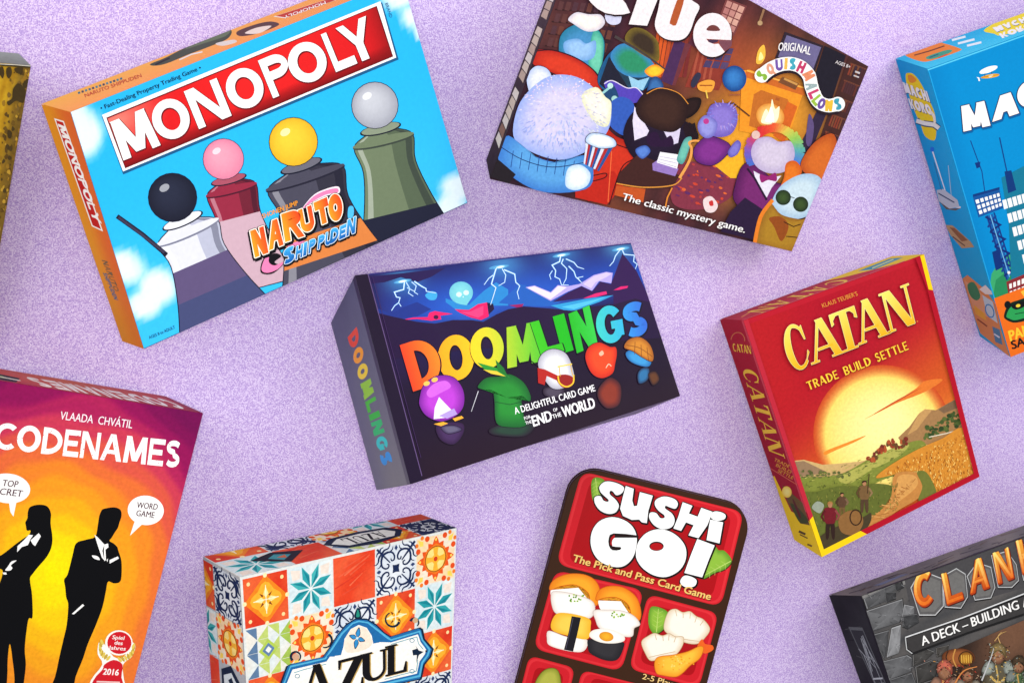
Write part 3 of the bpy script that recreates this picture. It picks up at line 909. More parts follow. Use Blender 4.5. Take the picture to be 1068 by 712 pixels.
    # chef-hatted cushion
    toy([lambda Q: Q.soft(C((330, 240), (335, 150), (390, 105), (470, 110), (515, 170), (505, 270), (480, 330), (350, 290)), (70, 140, 190), (40, 120, 150)),
         lambda Q: Q.soft(C((470, 130), (510, 160), (508, 250), (490, 320), (450, 270)), (110, 200, 170), (60, 160, 140)),
         lambda Q: Q.soft(C((350, 175), (405, 160), (440, 180), (480, 170), (470, 240), (400, 250), (355, 220)), (150, 190, 232), (110, 160, 214)),
         lambda Q: Q.soft(C((366, 80), (400, 52), (450, 60), (500, 62), (518, 95), (490, 125), (440, 130), (388, 100)), (250, 238, 228), (206, 200, 214)),
         lambda Q: Q.blob(C((520, 60), (560, 70), (585, 62), (580, 95), (550, 104), (525, 90)), (206, 206, 232))])
    # red armchair
    toy([lambda Q: Q.soft(C((218, 262), (228, 212), (290, 208), (380, 235), (460, 280), (500, 330), (500, 372), (430, 360), (300, 300)), (212, 58, 36), (176, 38, 30)),
         lambda Q: Q.line(C((232, 212), (300, 208), (390, 236), (462, 282), (500, 330)), 1.2, (52, 20, 30), smooth=True),
         ], 'printed_chair_back')
    toy([lambda Q: Q.soft(C((490, 500), (560, 560), (620, 590), (660, 640), (640, 690), (600, 760), (520, 800), (440, 820), (480, 620)), (206, 52, 32), (170, 36, 26)),
         lambda Q: Q.poly(E((0, 250), (70, 300), (160, 270), (200, 330), (130, 410), (0, 380)), (190, 40, 28)),
         lambda Q: Q.line(E((0, 270), (60, 290), (125, 280), (118, 300), (40, 320)), 1.2, (70, 20, 24), smooth=True), lambda Q: Q.line(E((165, 160), (240, 190), (240, 220), (190, 260), (140, 410)), 1.2, (70, 20, 24), smooth=True),
         lambda Q: Q.line(E((150, 190), (135, 400)), 0.9, (240, 110, 60))], 'printed_armchair')
    # hatted cushion
    toy([lambda Q: Q.soft(F((20, 490), (70, 360), (150, 290), (230, 300), (360, 400), (370, 470), (300, 560), (160, 580), (60, 560)), (36, 60, 80), (30, 90, 140)),
         lambda Q: Q.soft(F((100, 340), (160, 275), (260, 290), (370, 400), (360, 450), (300, 480), (200, 470), (130, 420)), (46, 140, 100), (60, 130, 190)),
         lambda Q: Q.soft(F((310, 440), (370, 400), (432, 430), (400, 470), (350, 478)), (236, 200, 50), (240, 130, 40)),
         lambda Q: Q.poly(F((210, 470), (270, 500), (340, 480), (300, 560), (230, 540)), (150, 200, 226)),
         lambda Q: Q.poly(F((90, 350), (150, 450), (220, 560), (100, 580), (30, 520)), (34, 34, 50)),
         lambda Q: Q.soft(F((190, 250), (225, 180), (300, 180), (380, 240), (400, 300), (390, 380), (280, 330)), (60, 46, 36), (120, 100, 40)),
         lambda Q: Q.line(F((126, 226), (200, 270), (300, 330), (440, 432)), 3.2, (70, 60, 60), 1.4, smooth=True)])
    # blue trim, ornaments
    toy([lambda Q: Q.blob(F((60, 520), (110, 500), (200, 545), (260, 545), (310, 600), (240, 640), (120, 620)), (84, 66, 176)),
         lambda Q: Q.line(F((60, 520), (110, 500), (200, 545), (260, 545), (310, 600)), 1.0, (226, 214, 236), smooth=True),
         lambda Q: Q.blob(F((10, 600), (60, 560), (110, 520), (150, 600), (130, 640), (60, 630), (20, 640)), (34, 70, 110)),
         lambda Q: Q.line(F((10, 610), (60, 570), (110, 530)), 2.4, (150, 206, 206)), lambda Q: Q.disc(F(98, 532), 3.0, col=(190, 226, 220)), lambda Q: Q.disc(F(124, 612), 3.2, col=(160, 206, 200)),
         lambda Q: Q.blob(C((540, 430), (590, 400), (640, 440), (620, 560), (540, 520)), (52, 90, 180))], 'printed_ornament')
    # white shaggy cushion
    def shag(Q):
        for k in range(420):
            a = math.radians(R.uniform(0, 360)); r = math.sqrt(R.random())
            p = C(345 + 175 * r * math.cos(a), 470 + 160 * r * math.sin(a)); l = R.uniform(3, 6)
            top = sm(560, 360, 470 + 160 * r * math.sin(a)); rt = sm(380, 500, 345 + 175 * r * math.cos(a))
            c = mixc(mixc((168, 184, 240), (238, 214, 236), top), (244, 238, 214), rt * .7)
            c = mixc(c, (255, 255, 255), R.uniform(0, .3)) if R.random() < .6 else mixc(c, (120, 130, 200), R.uniform(.1, .4))
            Q.line([p, add(p, (l * math.cos(a) * .7 + R.uniform(-1, 1), l * math.sin(a) * .5 + R.uniform(.5, 2.5)))], 1.5, c, .3, up=False)
            if k % 6 == 0:
                Q.up()
        Q.up()
    toy([lambda Q: Q.soft(C((195, 330), (230, 275), (285, 290), (300, 360), (230, 420)), (226, 228, 250), (180, 196, 236)),
         lambda Q: Q.soft(C((140, 560), (160, 440), (220, 360), (300, 312), (400, 318), (480, 370), (540, 440), (530, 540), (450, 620), (330, 660), (200, 620)), (214, 206, 240), (150, 170, 232)),
         lambda Q: Q.soft(C((420, 400), (480, 360), (520, 400), (545, 430), (530, 520), (470, 500)), (250, 240, 226), (226, 226, 190)), shag,
         lambda Q: Q.soft(C((80, 620), (120, 560), (220, 640), (330, 670), (440, 640), (470, 700), (440, 780), (250, 790), (100, 700)), (90, 160, 220), (60, 120, 200)),
         lambda Q: [Q.line(C((140 + 36 * i, 622 + 6 * i), (130 + 36 * i, 690 + 6 * i)), 0.7, (30, 60, 130)) for i in range(8)],
         lambda Q: Q.line(C((84, 604), (180, 660), (300, 690), (440, 670)), 0.8, (24, 40, 90), smooth=True),
         lambda Q: Q.soft(E((-30, 260), (20, 245), (62, 280), (50, 330), (0, 350), (-40, 330)), (236, 244, 250), (190, 214, 240)),
         lambda Q: Q.poly(C((34, 650), (80, 660), (150, 720), (120, 760), (20, 720)), (36, 30, 36))])
    # striped tub
    def tub(Q):
        h = homography(E((46, 142), (160, 166), (98, 272), (34, 240)))
        for i in range(9):
            Q.poly([h(i / 9, 0), h((i + 1) / 9, 0), h((i + 1) / 9, 1), h(i / 9, 1)], [(216, 222, 236), (176, 44, 44), (44, 84, 150)][i % 3])
        Q.soft(E((44, 150), (60, 118), (110, 118), (160, 140), (164, 170), (100, 176)), (250, 250, 244), (170, 196, 232))
    toy([tub], 'printed_tub')
    # dark cushion in a suit
    toy([lambda Q: Q.soft(E((200, 130), (240, 30), (330, 20), (440, 60), (500, 110), (440, 170), (380, 230), (260, 230)), (38, 26, 48), (30, 20, 36)),
         lambda Q: Q.soft(C((690, 400), (705, 330), (735, 318), (760, 360), (730, 420)), (60, 110, 170), (36, 60, 110)),
         lambda Q: Q.soft(C((820, 440), (870, 405), (915, 410), (900, 460), (850, 490)), (44, 28, 28), (24, 16, 20)),
         lambda Q: Q.poly(C((640, 440), (700, 540), (690, 560), (640, 580), (632, 500)), (226, 216, 236)), lambda Q: Q.poly(C((760, 540), (830, 530), (820, 590), (790, 600)), (216, 206, 230)),
         lambda Q: Q.soft(C((645, 440), (680, 385), (740, 362), (820, 385), (860, 430), (850, 500), (800, 545), (720, 530), (660, 490)), (64, 40, 34), (40, 24, 26)),
         lambda Q: Q.line(C((690, 388), (745, 364), (820, 384), (862, 430)), 0.8, (232, 150, 60), smooth=True),
         lambda Q: Q.blob(C((690, 560), (730, 545), (752, 580), (790, 560), (800, 600), (752, 606), (700, 600)), (44, 22, 54)),
         lambda Q: Q.blob(C((842, 520), (872, 508), (905, 560), (880, 590), (850, 560)), (36, 22, 30))])
    # desk with paper
    toy([lambda Q: Q.poly(E((180, 280), (260, 200), (330, 230), (430, 290), (400, 340), (280, 340), (170, 320)), (66, 36, 34)),
         lambda Q: Q.line(E((170, 322), (280, 338), (400, 330), (440, 300)), 1.2, (226, 150, 60), smooth=True), lambda Q: Q.poly(E((170, 330), (290, 345), (280, 400), (160, 370)), (196, 84, 36)),
         lambda Q: Q.line(E((400, 340), (380, 380), (372, 420)), 1.4, (230, 140, 50)), lambda Q: Q.soft(E((250, 180), (290, 165), (310, 190), (280, 220), (256, 205)), (90, 130, 210), (60, 90, 170)),
         lambda Q: Q.poly(E((318, 240), (340, 225), (426, 262), (412, 292), (320, 268)), (150, 120, 190)),
         lambda Q: Q.poly(E((350, 192), (432, 204), (420, 262), (336, 236)), (244, 240, 246)),
         lambda Q: [Q.line([lerp(E(352, 200), E(340, 232), j / 3), lerp(E(428, 210), E(416, 254), j / 3)], 0.5, (170, 160, 190)) for j in range(1, 4)],
         lambda Q: Q.soft(E((425, 200), (450, 140), (480, 132), (470, 180), (445, 240), (420, 230)), (110, 190, 170), (80, 150, 150)),
         lambda Q: Q.line(E((430, 300), (470, 230), (480, 180), (470, 155), (490, 146), (515, 150), (520, 172), (500, 176)), 3.0, (236, 160, 80), 1.6, smooth=True)], 'printed_desk')
    # purple cushion
    toy([lambda Q: Q.soft(E((490, 180), (540, 130), (600, 140), (640, 170), (610, 220), (560, 248), (500, 230)), (130, 50, 140), (92, 34, 110)),
         lambda Q: Q.soft(E((540, 50), (560, 0), (610, -10), (660, 10), (668, 70), (640, 120), (580, 130), (530, 100)), (140, 120, 206), (110, 90, 180)),
         lambda Q: fluff(Q, E(610, 40), 13, 13, 30, [(150, 140, 220), (120, 120, 210), (176, 150, 214)], 4),
         lambda Q: Q.soft(E((508, 70), (540, 40), (585, 70), (575, 120), (540, 136), (510, 110)), (150, 150, 220), (112, 106, 190)),
         lambda Q: Q.soft(E((630, 190), (665, 145), (684, 160), (670, 200), (640, 214)), (130, 120, 206), (90, 80, 170)),
         lambda Q: Q.disc(E(540, 66), 3, col=(190, 60, 140)), lambda Q: Q.line(E((470, 90), (490, 78), (504, 130), (470, 110)), 2.5, (34, 24, 30))])
    # rainbow cushion
    def rainbow(Q):
        c = E(822, 190)
        cols = [(70, 110, 200), (120, 90, 190), (196, 70, 120), (220, 52, 50), (232, 90, 50), (226, 200, 80), (150, 200, 90), (90, 170, 170), (80, 120, 210)]
        for i in range(48):
            a = math.radians(150 + 240 * i / 47); t = i / 47 * 8
            k = mixc(cols[int(t)], cols[min(8, int(t) + 1)], t - int(t))
            p = (c[0] + 20 * math.cos(a), c[1] + 20 * math.sin(a)); q = (c[0] + 31 * math.cos(a) + R.uniform(-1, 1), c[1] + 29 * math.sin(a) + R.uniform(-1, 1))
            Q.line([p, q], 5.4, k, 3.0)
    toy([lambda Q: Q.soft(E((660, 330), (690, 250), (740, 240), (830, 320), (900, 330), (820, 430), (760, 480), (660, 400)), (120, 42, 110), (84, 26, 84)),
         lambda Q: Q.poly(E((640, 440), (700, 380), (790, 440), (760, 560), (600, 520)), (44, 28, 58)), rainbow,
         lambda Q: Q.soft(E((725, 190), (750, 140), (800, 130), (840, 150), (890, 150), (905, 210), (870, 270), (800, 280), (745, 250)), (214, 200, 222), (186, 170, 206)),
         lambda Q: Q.poly(E((735, 270), (790, 300), (850, 290), (810, 340), (790, 380), (745, 310)), (232, 226, 240)),
         lambda Q: Q.blob(E((762, 285), (795, 292), (826, 278), (830, 312), (796, 308), (768, 318)), (150, 36, 110)), lambda Q: Q.line(E((710, 260), (740, 300), (790, 390)), 2, (40, 24, 50)), lambda Q: Q.disc(E(745, 122), 4.4, col=(226, 190, 180))])
    # orange wrap and pale cushion in the corner
    toy([lambda Q: Q.soft(E((930, 240), (990, 150), (1068, 120), (1080, 240), (1030, 330), (960, 290)), (216, 108, 40), (184, 80, 32)),
         lambda Q: Q.soft(E((860, 300), (870, 240), (910, 230), (935, 275), (890, 330), (830, 380)), (232, 120, 36), (206, 90, 30)),
         lambda Q: Q.soft(E((810, 400), (850, 330), (930, 285), (1000, 290), (1020, 340), (980, 440), (900, 470), (830, 440)), (206, 226, 236), (166, 196, 222)),
         lambda Q: Q.soft(E((735, 560), (760, 470), (800, 400), (850, 450), (930, 470), (975, 470), (920, 620), (780, 600)), (176, 130, 40), (146, 96, 34)),
         lambda Q: Q.line(E((740, 570), (765, 460), (815, 390)), 4, (236, 130, 40), smooth=True), lambda Q: Q.blob(E((800, 465), (850, 460), (880, 500), (850, 560), (820, 500)), (150, 76, 30)),
         lambda Q: Q.line(E((860, 480), (900, 500), (930, 490)), 1, (60, 34, 20)), lambda Q: Q.line(E((870, 540), (920, 545)), 1, (60, 34, 20)), lambda Q: Q.disc(E(858, 380), 8, 8, 0, (64, 88, 44), (30, 44, 30)), lambda Q: Q.disc(E(930, 408), 8, 8, 0, (64, 88, 44), (30, 44, 30)), lambda Q: Q.line(E((884, 376), (905, 382)), .8, (26, 30, 26))])
    # title
    def letters(Q, d, col, counters=True):
        sh = lambda pts: [add(p, d) for p in pts]
        Q.poly(sh(C((446, -8), (462, 14), (488, 38), (520, 55), (560, 62), (592, 61), (622, 54), (604, 16), (584, -8))), col)
        Q.poly(sh(F((268, -10), (394, -10), (326, 161), (212, 152))), col)
        Q.poly(sh(spline(F((432, -60), (392, 70), (374, 150), (392, 205), (440, 242), (510, 252), (560, 236), (594, 190), (622, 110), (650, 42), (600, 0), (560, -60)), 4)), col)
        Q.poly(sh(ellipse(F(730, 218), 119 / 5.933, 136 / 5.933, 0, 40)), col)
    T = Print(B, 'front', 'title_lettering')
    letters(T, (0.8, 1.8), (40, 22, 28))
    letters(T, (0, 0), (240, 230, 232))
    T.poly(spline(F((520, -14), (556, -8), (512, 140), (494, 160), (474, 152), (468, 130)), 4), (176, 84, 44))
    T.poly(spline(F((696, 190), (708, 164), (738, 156), (764, 168), (774, 192)), 4), (112, 58, 56))
    T.poly(F((692, 242), (852, 250), (846, 290), (806, 322), (768, 272), (740, 274), (706, 262)), (160, 72, 56))
    T.poly(F((700, 246), (770, 248), (760, 262), (730, 270), (706, 260)), (70, 48, 72))
    T.poly(F((806, 320), (775, 275), (770, 250), (852, 250), (848, 286)), (122, 72, 84))
    T.done()
    T = Print(B, 'front', 'slogan')
    T.text('The classic mystery game.', add(E(195, 390), (0.5, 0.7)), add(E(698, 526), (0.5, 0.7)), 7.6, (40, 22, 28), 0.022, shear=0.16, upv=(1.2, -7.2))
    T.text('The classic mystery game.', E(195, 390), E(698, 526), 7.6, (252, 248, 246), 0.018, shear=0.16, upv=(1.2, -7.2))
    T.done()
    T = Print(B, 'front', 'logo_word')
    T.text('ORIGI', D(520, 210), D(590, 212), 8.0, (250, 246, 244), 0.012, upv=(1.2, -8.4))
    T.text('NAL', D(596, 213), D(652, 228), 8.0, (250, 246, 244), 0.012, upv=(2.2, -8.0))
    T.done()
    T = Print(B, 'front', 'lettered_banner')
    pos = [(130, 168, -50, (140, 184, 66)), (208, 108, -18, (226, 160, 130)), (290, 72, -4, (116, 84, 166)), (354, 60, 4, (238, 186, 84)), (416, 62, 8, (70, 170, 190)), (496, 92, 24, (196, 60, 104)),
           (566, 168, 62, (230, 140, 100)), (590, 268, 80, (156, 176, 176)), (616, 342, 66, (206, 62, 110)), (646, 398, 50, (160, 196, 70)), (684, 430, 24, (112, 82, 160)), (752, 448, 4, (236, 190, 60)), (834, 434, -8, (70, 160, 180))]
    pathp = G(*[(x, y) for x, y, a, c in pos])
    T.line([add(p, (0.3, 1.6)) for p in pathp], 16.5, (40, 26, 34), smooth=True)
    for p in (pathp[0], pathp[-1]):
        T.disc(p, 7.6, col=(253, 251, 248))
    for (x, y, a, c) in pos:
        T.disc(G(x, y), 7.4, 7.0, col=(253, 251, 248), n=14)
    T.line(pathp, 14.0, (253, 251, 248), smooth=True)
    for ch, (x, y, a, c) in zip('SQUISHMALLOWS', pos):
        a = math.radians(a); hh = 12.0
        wd = {'I': 3.2, 'M': 8.8, 'W': 8.6}.get(ch, 7.6)
        ex = (math.cos(a) * wd, math.sin(a) * wd); ey = (math.sin(a) * hh, -math.cos(a) * hh)
        p = G(x, y)
        T.letter(ch, (p[0] - ex[0] / 2 - ey[0] / 2, p[1] - ex[1] / 2 - ey[1] / 2), ex, ey, c, t=.36 if ch not in 'I' else 1, th=.28)
    T.up(4)
    T.done()
    T = Print(B, 'front', 'age_mark')
    T.text('AGES 8+', D(755, 262), D(816, 284), 3.6, (236, 226, 226), 0.0); T.line(D((838, 296), (858, 303)), 2.0, (200, 190, 190)); T.line(D((832, 312), (854, 320)), 1.4, (200, 190, 190))
    T.done()
    # left side: cream and brown pieces
    P = Print(B, 'left', 'side_panel')
    q = B.quad('left'); h = homography(q)
    P.grad(q, 2, 12, lambda x, y, u, v: mixc((70, 48, 42), (44, 32, 34), v))
    for i in range(26):
        v = 0.03 + i * 0.034
        if i % 7 in (5,):
            continue
        P.poly([h(.2, v), h(.75, v - .005), h(.8, v + .026), h(.15, v + .03)], R.choice([(226, 206, 180), (206, 180, 156), (240, 228, 210), (150, 110, 84), (232, 214, 190)]))
    P.done()
room_box()

# ================================================================== red box with a sunset landscape
def sunset_box():
    B = Box('sunset', 'game_box', 'red game box with gold serif title over a big sun and wheat fields', (186, 26, 44), (240, 200, 24), MAT_CARD,
            {'left': (176, 26, 42), 'top': (190, 28, 44)})
    H = Z(740, 250, 3.56); I = Z(740, 400, 3.56); J = Z(800, 280, 5.083)
    q = B.quad('front'); h = homography(q)
    P = Print(B, 'front', 'landscape_picture', mat=MAT_PAINT)
    inner = [h(0.02, 0.02), h(0.966, 0.02), h(0.968, 0.972), h(0.022, 0.972)]
    def bg(x, y, u, v):
        c = mixc((170, 16, 40), (180, 24, 38), u)
        w_ = sm(0.25, 0.62, v + (u - 0.5) * 0.22)
        c = mixc(c, (206, 84, 34), w_)
        c = mixc(c, (228, 128, 44), sm(0.5, 0.75, v) * sm(0.4, 1, u))
        return mixc(c, (196, 40, 30), sm(.45, .0, u) * sm(.75, .3, v) * .5)
    P.grad(inner, 16, 24, bg)
    P.clipq = inner
    c = I(643, 188); r = 60.3
    for k in range(14):
        P.disc(c, r * (1.20 - k * 0.0143), col=mixc((202, 78, 36), (250, 214, 104), (k / 14) ** 1.3), n=48)
    P.disc(c, r, col=(255, 242, 162), edge=(251, 216, 106), off=(0.1, -.25), n=48)
    P.blob(I((575, 132), (660, 84), (760, 22), (800, -10), (866, -15), (800, 30), (700, 70), (640, 100)), (228, 120, 46))
    P.blob(I((610, 112), (700, 64), (780, 18), (700, 58)), (196, 80, 44))
    P.blob(I((430, 250), (500, 222), (580, 192), (540, 216), (470, 246), (430, 264)), (236, 140, 48))
    # far hills
    P.poly(I((310, 286), (350, 282), (420, 300), (480, 296), (560, 288), (640, 270), (700, 250), (700, 330), (330, 350)), (206, 170, 110))
    P.poly(I((312, 290), (350, 286), (400, 310), (440, 330), (330, 345)), (150, 120, 90))
    P.poly(I((700, 200), (742, 160), (778, 110), (800, 94), (840, 98), (880, 76), (912, 58), (950, 160), (950, 220), (720, 230)), (164, 122, 78))
    P.poly(I((778, 110), (800, 94), (826, 98), (800, 130), (770, 170), (735, 190)), (196, 150, 92)); P.poly(I((850, 96), (880, 76), (912, 60), (920, 90), (870, 110)), (124, 96, 70))
    for k in range(60):
        t = R.random(); p = I(800 + 140 * t + R.uniform(-14, 14), 182 - 62 * t + R.uniform(-22, 26)); P.disc(p, R.uniform(1.2, 3.0), R.uniform(1, 2.6), col=mixc((46, 66, 34), (96, 110, 52), R.random()), n=7)
    P.line(I((815, 198), (880, 184), (935, 168)), 1.0, (226, 216, 190))
    # green slopes
    P.blob(I((330, 350), (420, 345), (500, 330), (600, 275), (680, 240), (780, 210), (800, 250), (700, 330), (600, 380), (520, 470), (380, 500), (340, 400)), (128, 136, 56))
    P.blob(I((480, 350), (570, 300), (660, 250), (740, 225), (700, 270), (600, 320), (520, 370)), (176, 172, 84))
    for k in range(46):
        t = R.random(); P.disc(I(585 + 150 * t, 272 - 66 * t + 12 * math.sin(t * 9) + R.uniform(-14, 12)), R.uniform(1.2, 2.8), R.uniform(1.4, 3.4), col=R.choice([(150, 62, 40), (120, 46, 36), (176, 84, 46), (104, 70, 40)]), n=7)
    for k in range(40):
        P.disc(I(R.uniform(335, 520), 338 + R.uniform(-14, 10)), R.uniform(1, 2.6), R.uniform(.7, 1.6), col=mixc((80, 88, 46), (118, 120, 66), R.random()), n=7)
    for k in range(260):
        x, y = R.uniform(350, 790), R.uniform(226, 390)
        if y < 352 - (x - 330) * .30:
            continue
        p = I(x, y); P.line([p, add(p, (R.uniform(1.5, 4), -R.uniform(.4, 1.6)))], R.uniform(.5, 1.0), R.choice([(96, 108, 44), (150, 156, 70), (186, 182, 92), (112, 120, 48), (76, 90, 40)]), 0.3, up=False)
        if k % 4 == 0:
            P.up()
    P.up()
    # wheat field
    P.blob(I((620, 350), (660, 310), (760, 250), (860, 205), (948, 168), (992, 330), (900, 380), (840, 408), (800, 330), (720, 330)), (212, 138, 48))
    for k in range(1100):
        x, y = R.uniform(630, 990), R.uniform(190, 400)
        if y < 352 - (x - 620) * 0.555 or y > 345 + 60 * (x > 800) or (x < 800 and y > 338):
            continue
        p = I(x, y); l = 1.0 + (y - 180) / 110
        P.line([p, add(p, (R.uniform(-.9, .9), -l))], R.uniform(.6, 1.3), R.choice([(246, 190, 96), (180, 98, 30), (230, 156, 56), (140, 76, 26), (255, 214, 120), (206, 126, 44)]), 0.3, up=False)
        if k % 4 == 0:
            P.up()
    P.up()
    # foreground green and path
    P.blob(I((345, 420), (400, 400), (480, 380), (560, 380), (620, 370), (685, 385), (660, 440), (620, 500), (560, 560), (440, 640), (380, 600)), (98, 106, 44))
    P.blob(I((690, 335), (780, 330), (800, 360), (780, 420), (700, 470), (620, 530), (560, 580), (520, 580), (600, 500), (670, 430)), (196, 132, 66))
    P.blob(I((700, 345), (760, 340), (770, 380), (700, 440), (640, 490), (690, 420)), (216, 156, 84))
    P.blob(I((770, 330), (800, 325), (826, 360), (842, 410), (800, 430), (775, 430), (790, 380)), (112, 116, 50))
    for k in range(90):
        t = R.random(); c0 = lerp(I(760, 350), I(560, 560), t); w0 = 4 + 16 * t
        P.line([add(c0, (R.uniform(-w0, w0) * .7, R.uniform(-2, 2))), add(c0, (R.uniform(-w0, w0) * .7, R.uniform(1, 4)))], R.uniform(.5, 1.1), R.choice([(226, 170, 100), (166, 104, 48), (206, 146, 78), (180, 120, 60)]), .3, up=(k % 4 == 0))
    P.up()
    for k in range(420):
        x, y = R.uniform(345, 700), R.uniform(370, 640)
        if y > 660 - (x - 400) * 0.5 or (x > 600 and y > 480):
            continue
        p = I(x, y); P.line([p, add(p, (R.uniform(-1, 1), -R.uniform(1.2, 3)))], 0.9, mixc((60, 70, 30), (150, 146, 66), R.random()), 0.3, up=False)
        if k % 4 == 0:
            P.up()
    P.up()
    P.blob(I((380, 600), (450, 540), (560, 500), (600, 480), (580, 540), (450, 630), (415, 640)), (70, 60, 40))
    P.done()
    # three walkers
    def walker(x, y, hh, shirt, legs, hair, tool=False):
        Q = Print(B, 'front', 'printed_walker', mat=MAT_PAINT)
        def L(a, b):
            return I(x + a * hh, y - b * hh)
        Q.poly(spline([L(-.10, .46), L(-.12, 0.0), L(-.04, 0), L(0, .36), L(.05, 0), L(.13, 0), L(.11, .46)], 3), legs)
        Q.poly(spline([L(-.14, .44), L(-.17, .80), L(-.05, .86), L(.06, .86), L(.17, .78), L(.14, .44), L(0, .40)], 4), shirt)
        Q.line([L(-.15, .78), L(-.24, .60), L(-.16, .46)], 2.4, mixc(shirt, (30, 20, 10), .3), 1.6); Q.line([L(.15, .78), L(.25, .62), L(.18, .50)], 2.4, mixc(shirt, (250, 220, 170), .2), 1.6)
        Q.disc(L(0, .93), 0.065 * hh / 3.56, 0.08 * hh / 3.56, col=(176, 122, 86)); Q.poly(spline([L(-.08, .94), L(-.05, 1.02), L(.05, 1.02), L(.08, .95), L(.02, .98)], 3), hair)
        if tool:
            Q.line([L(.1, .6), L(.16, 1.25)], 1.0, (70, 50, 30))
        Q.done()
    walker(575, 474, 112, (118, 88, 54), (84, 62, 44), (52, 34, 22), True)
    walker(492, 494, 88, (92, 64, 46), (110, 84, 48), (40, 24, 18))
    P = Print(B, 'front', 'printed_cart', mat=MAT_PAINT)
    P.blob(I((480, 500), (520, 470), (560, 480), (570, 520), (540, 560), (490, 550)), (140, 98, 54)); P.line(ellipse(I(543, 496), 6, 8, 0, 16), 1.4, (60, 40, 26), closed=True); P.blob(I((380, 460), (400, 436), (425, 450), (410, 480)), (150, 158, 140))
    P.done()
    walker(448, 572, 132, (112, 28, 38), (50, 32, 28), (160, 114, 60))
    # border: red with a yellow corner
    P = Print(B, 'front', 'border')
    red, yel = (178, 16, 38), (246, 206, 20)
    P.poly([h(0, .972), h(.24, .972), h(.27, 1), h(0, 1)], yel); P.poly([h(.24, .972), h(1, .972), h(1, 1), h(.27, 1)], red)
    P.poly([h(.968, .14), h(1, .15), h(1, .972), h(.968, .972)], red); P.poly([h(.975, .0), h(1, .0), h(1, .15), h(.975, .14)], yel); P.poly([h(.945, 0), h(.975, 0), h(.975, .14), h(.968, .14)], red)
    P.poly([h(0, 0), h(.024, 0), h(.024, .82), h(0, .83)], (190, 40, 58)); P.poly([h(0, .83), h(.024, .82), h(.024, .99), h(0, 1)], yel)
    P.done()
    # title
    T = Print(B, 'front', 'title_lettering')
    gold = lambda u, v: mixc((232, 176, 26), (255, 232, 110), max(0, min(1, v * .9 + .1 - u * .3)))
    def L(ch, p, ex, ey, **k):
        p = J(*p); ex = (ex[0] / 5.083, ex[1] / 5.083); ey = (ey[0] / 5.083, ey[1] / 5.083)
        T.letter(ch, p, ex, ey, (92, 22, 16), serif=True, outline=0.75, ocol=(96, 20, 18), shift=(.2, .5), sub=6, **k); T.b.layers['front'] += 21
        T.letter(ch, p, ex, ey, gold, serif=True, outline=0.3, ocol=(255, 244, 180), sub=4, **k); T.b.layers['front'] -= 21
    L('C', (130, 556), (112, -43), (-62, -236), t=.30, th=.075)
    L('A', (252, 504), (150, -57), (-58, -208), t=.25, th=.09)
    L('T', (382, 454), (134, -51), (-55, -206), t=.27, th=.07)
    L('A', (502, 400), (140, -53), (-58, -208), t=.25, th=.09)
    L('N', (658, 338), (128, -48), (-52, -206), t=.27, th=.095)
    T.up(38)
    T.done()
    T = Print(B, 'front', 'slogan')
    for s, a, b in (('TRADE', (222, 645), (382, 580)), ('BUILD', (416, 566), (556, 508)), ('SETTLE', (584, 496), (752, 428))):
        T.word(s, add(J(*a), (.4, .5)), add(J(*b), (.4, .5)), (-3.2, -8.4), (110, 22, 20), t=.27, th=.12, gap=.16); T.word(s, J(*a), J(*b), (-3.2, -8.4), (250, 206, 60), t=.27, th=.12, gap=.16)
    T.text('KLAUS TEUBER’S', J(296, 208), J(482, 142), 4.4, (226, 150, 60), 0.004)
    T.disc(J(797, 280), .6, col=(230, 160, 60), n=8)
    T.done()
    # left side
    ql = B.quad('left'); hl = homography(ql)
    P = Print(B, 'left', 'side_panel')
    P.grad(ql, 4, 12, lambda x, y, u, v: mixc((176, 20, 42), (158, 16, 36), v))
    P.poly([hl(.93, 0), hl(1, 0), hl(1, .80), hl(.93, .80)], (214, 70, 84)); P.poly([hl(0, .70), hl(.08, .69), hl(.32, .84), hl(1, .84), hl(1, 1), hl(0, 1)], (246, 206, 20)); P.line([hl(0.02, .66), hl(.98, .68)], .7, (226, 110, 80))  # first pale strip is a painted highlight along the front edge
    P.poly([hl(.32, .72), hl(.95, .76), hl(.95, .86), hl(.55, .88), hl(.3, .80)], (110, 84, 40)); P.disc(hl(.42, .745), 5, 6, -15, (255, 240, 140), (246, 206, 70)); P.blob([hl(.4, .80), hl(.7, .80), hl(.95, .84), hl(.7, .87), hl(.5, .87)], (66, 74, 34)); P.blob([hl(.55, .78), hl(.62, .77), hl(.7, .83), hl(.6, .85)], (96, 40, 34))
    P.line([hl(.36, .93), hl(.62, .925)], 2.4, (90, 66, 20)); P.line([hl(.36, .945), hl(.66, .94)], 1.2, (90, 66, 20)); P.line([hl(.56, .975), hl(.74, .97)], 1.8, (110, 80, 20))
    P.line(ellipse(hl(.5, .085), 7.2, 8.4, 0, 22), .9, (214, 120, 70), closed=True)
    P.poly([hl(.08, .085), hl(.95, .085), hl(.95, .14), hl(.08, .14)], (176, 24, 40))
    P.word('CATAN', hl(.14, .135), hl(.88, .135), (-1.4, -8.4), (250, 206, 60), t=.26, th=.12, gap=.06)
    for ch, (a, b), th_, tt in (('C', (.205, .262), .075, .30), ('A', (.275, .342), .09, .25), ('T', (.352, .415), .07, .27), ('A', (.425, .492), .09, .25), ('N', (.505, .57), .095, .27)):
        p = hl(.24, a); e = (hl(.24, b)[0] - p[0], hl(.24, b)[1] - p[1]); t_ = hl(.84, a)
        P.letter(ch, p, e, (t_[0] - p[0], t_[1] - p[1]), (248, 200, 60), serif=True, t=tt, th=th_)
    P.up(4)
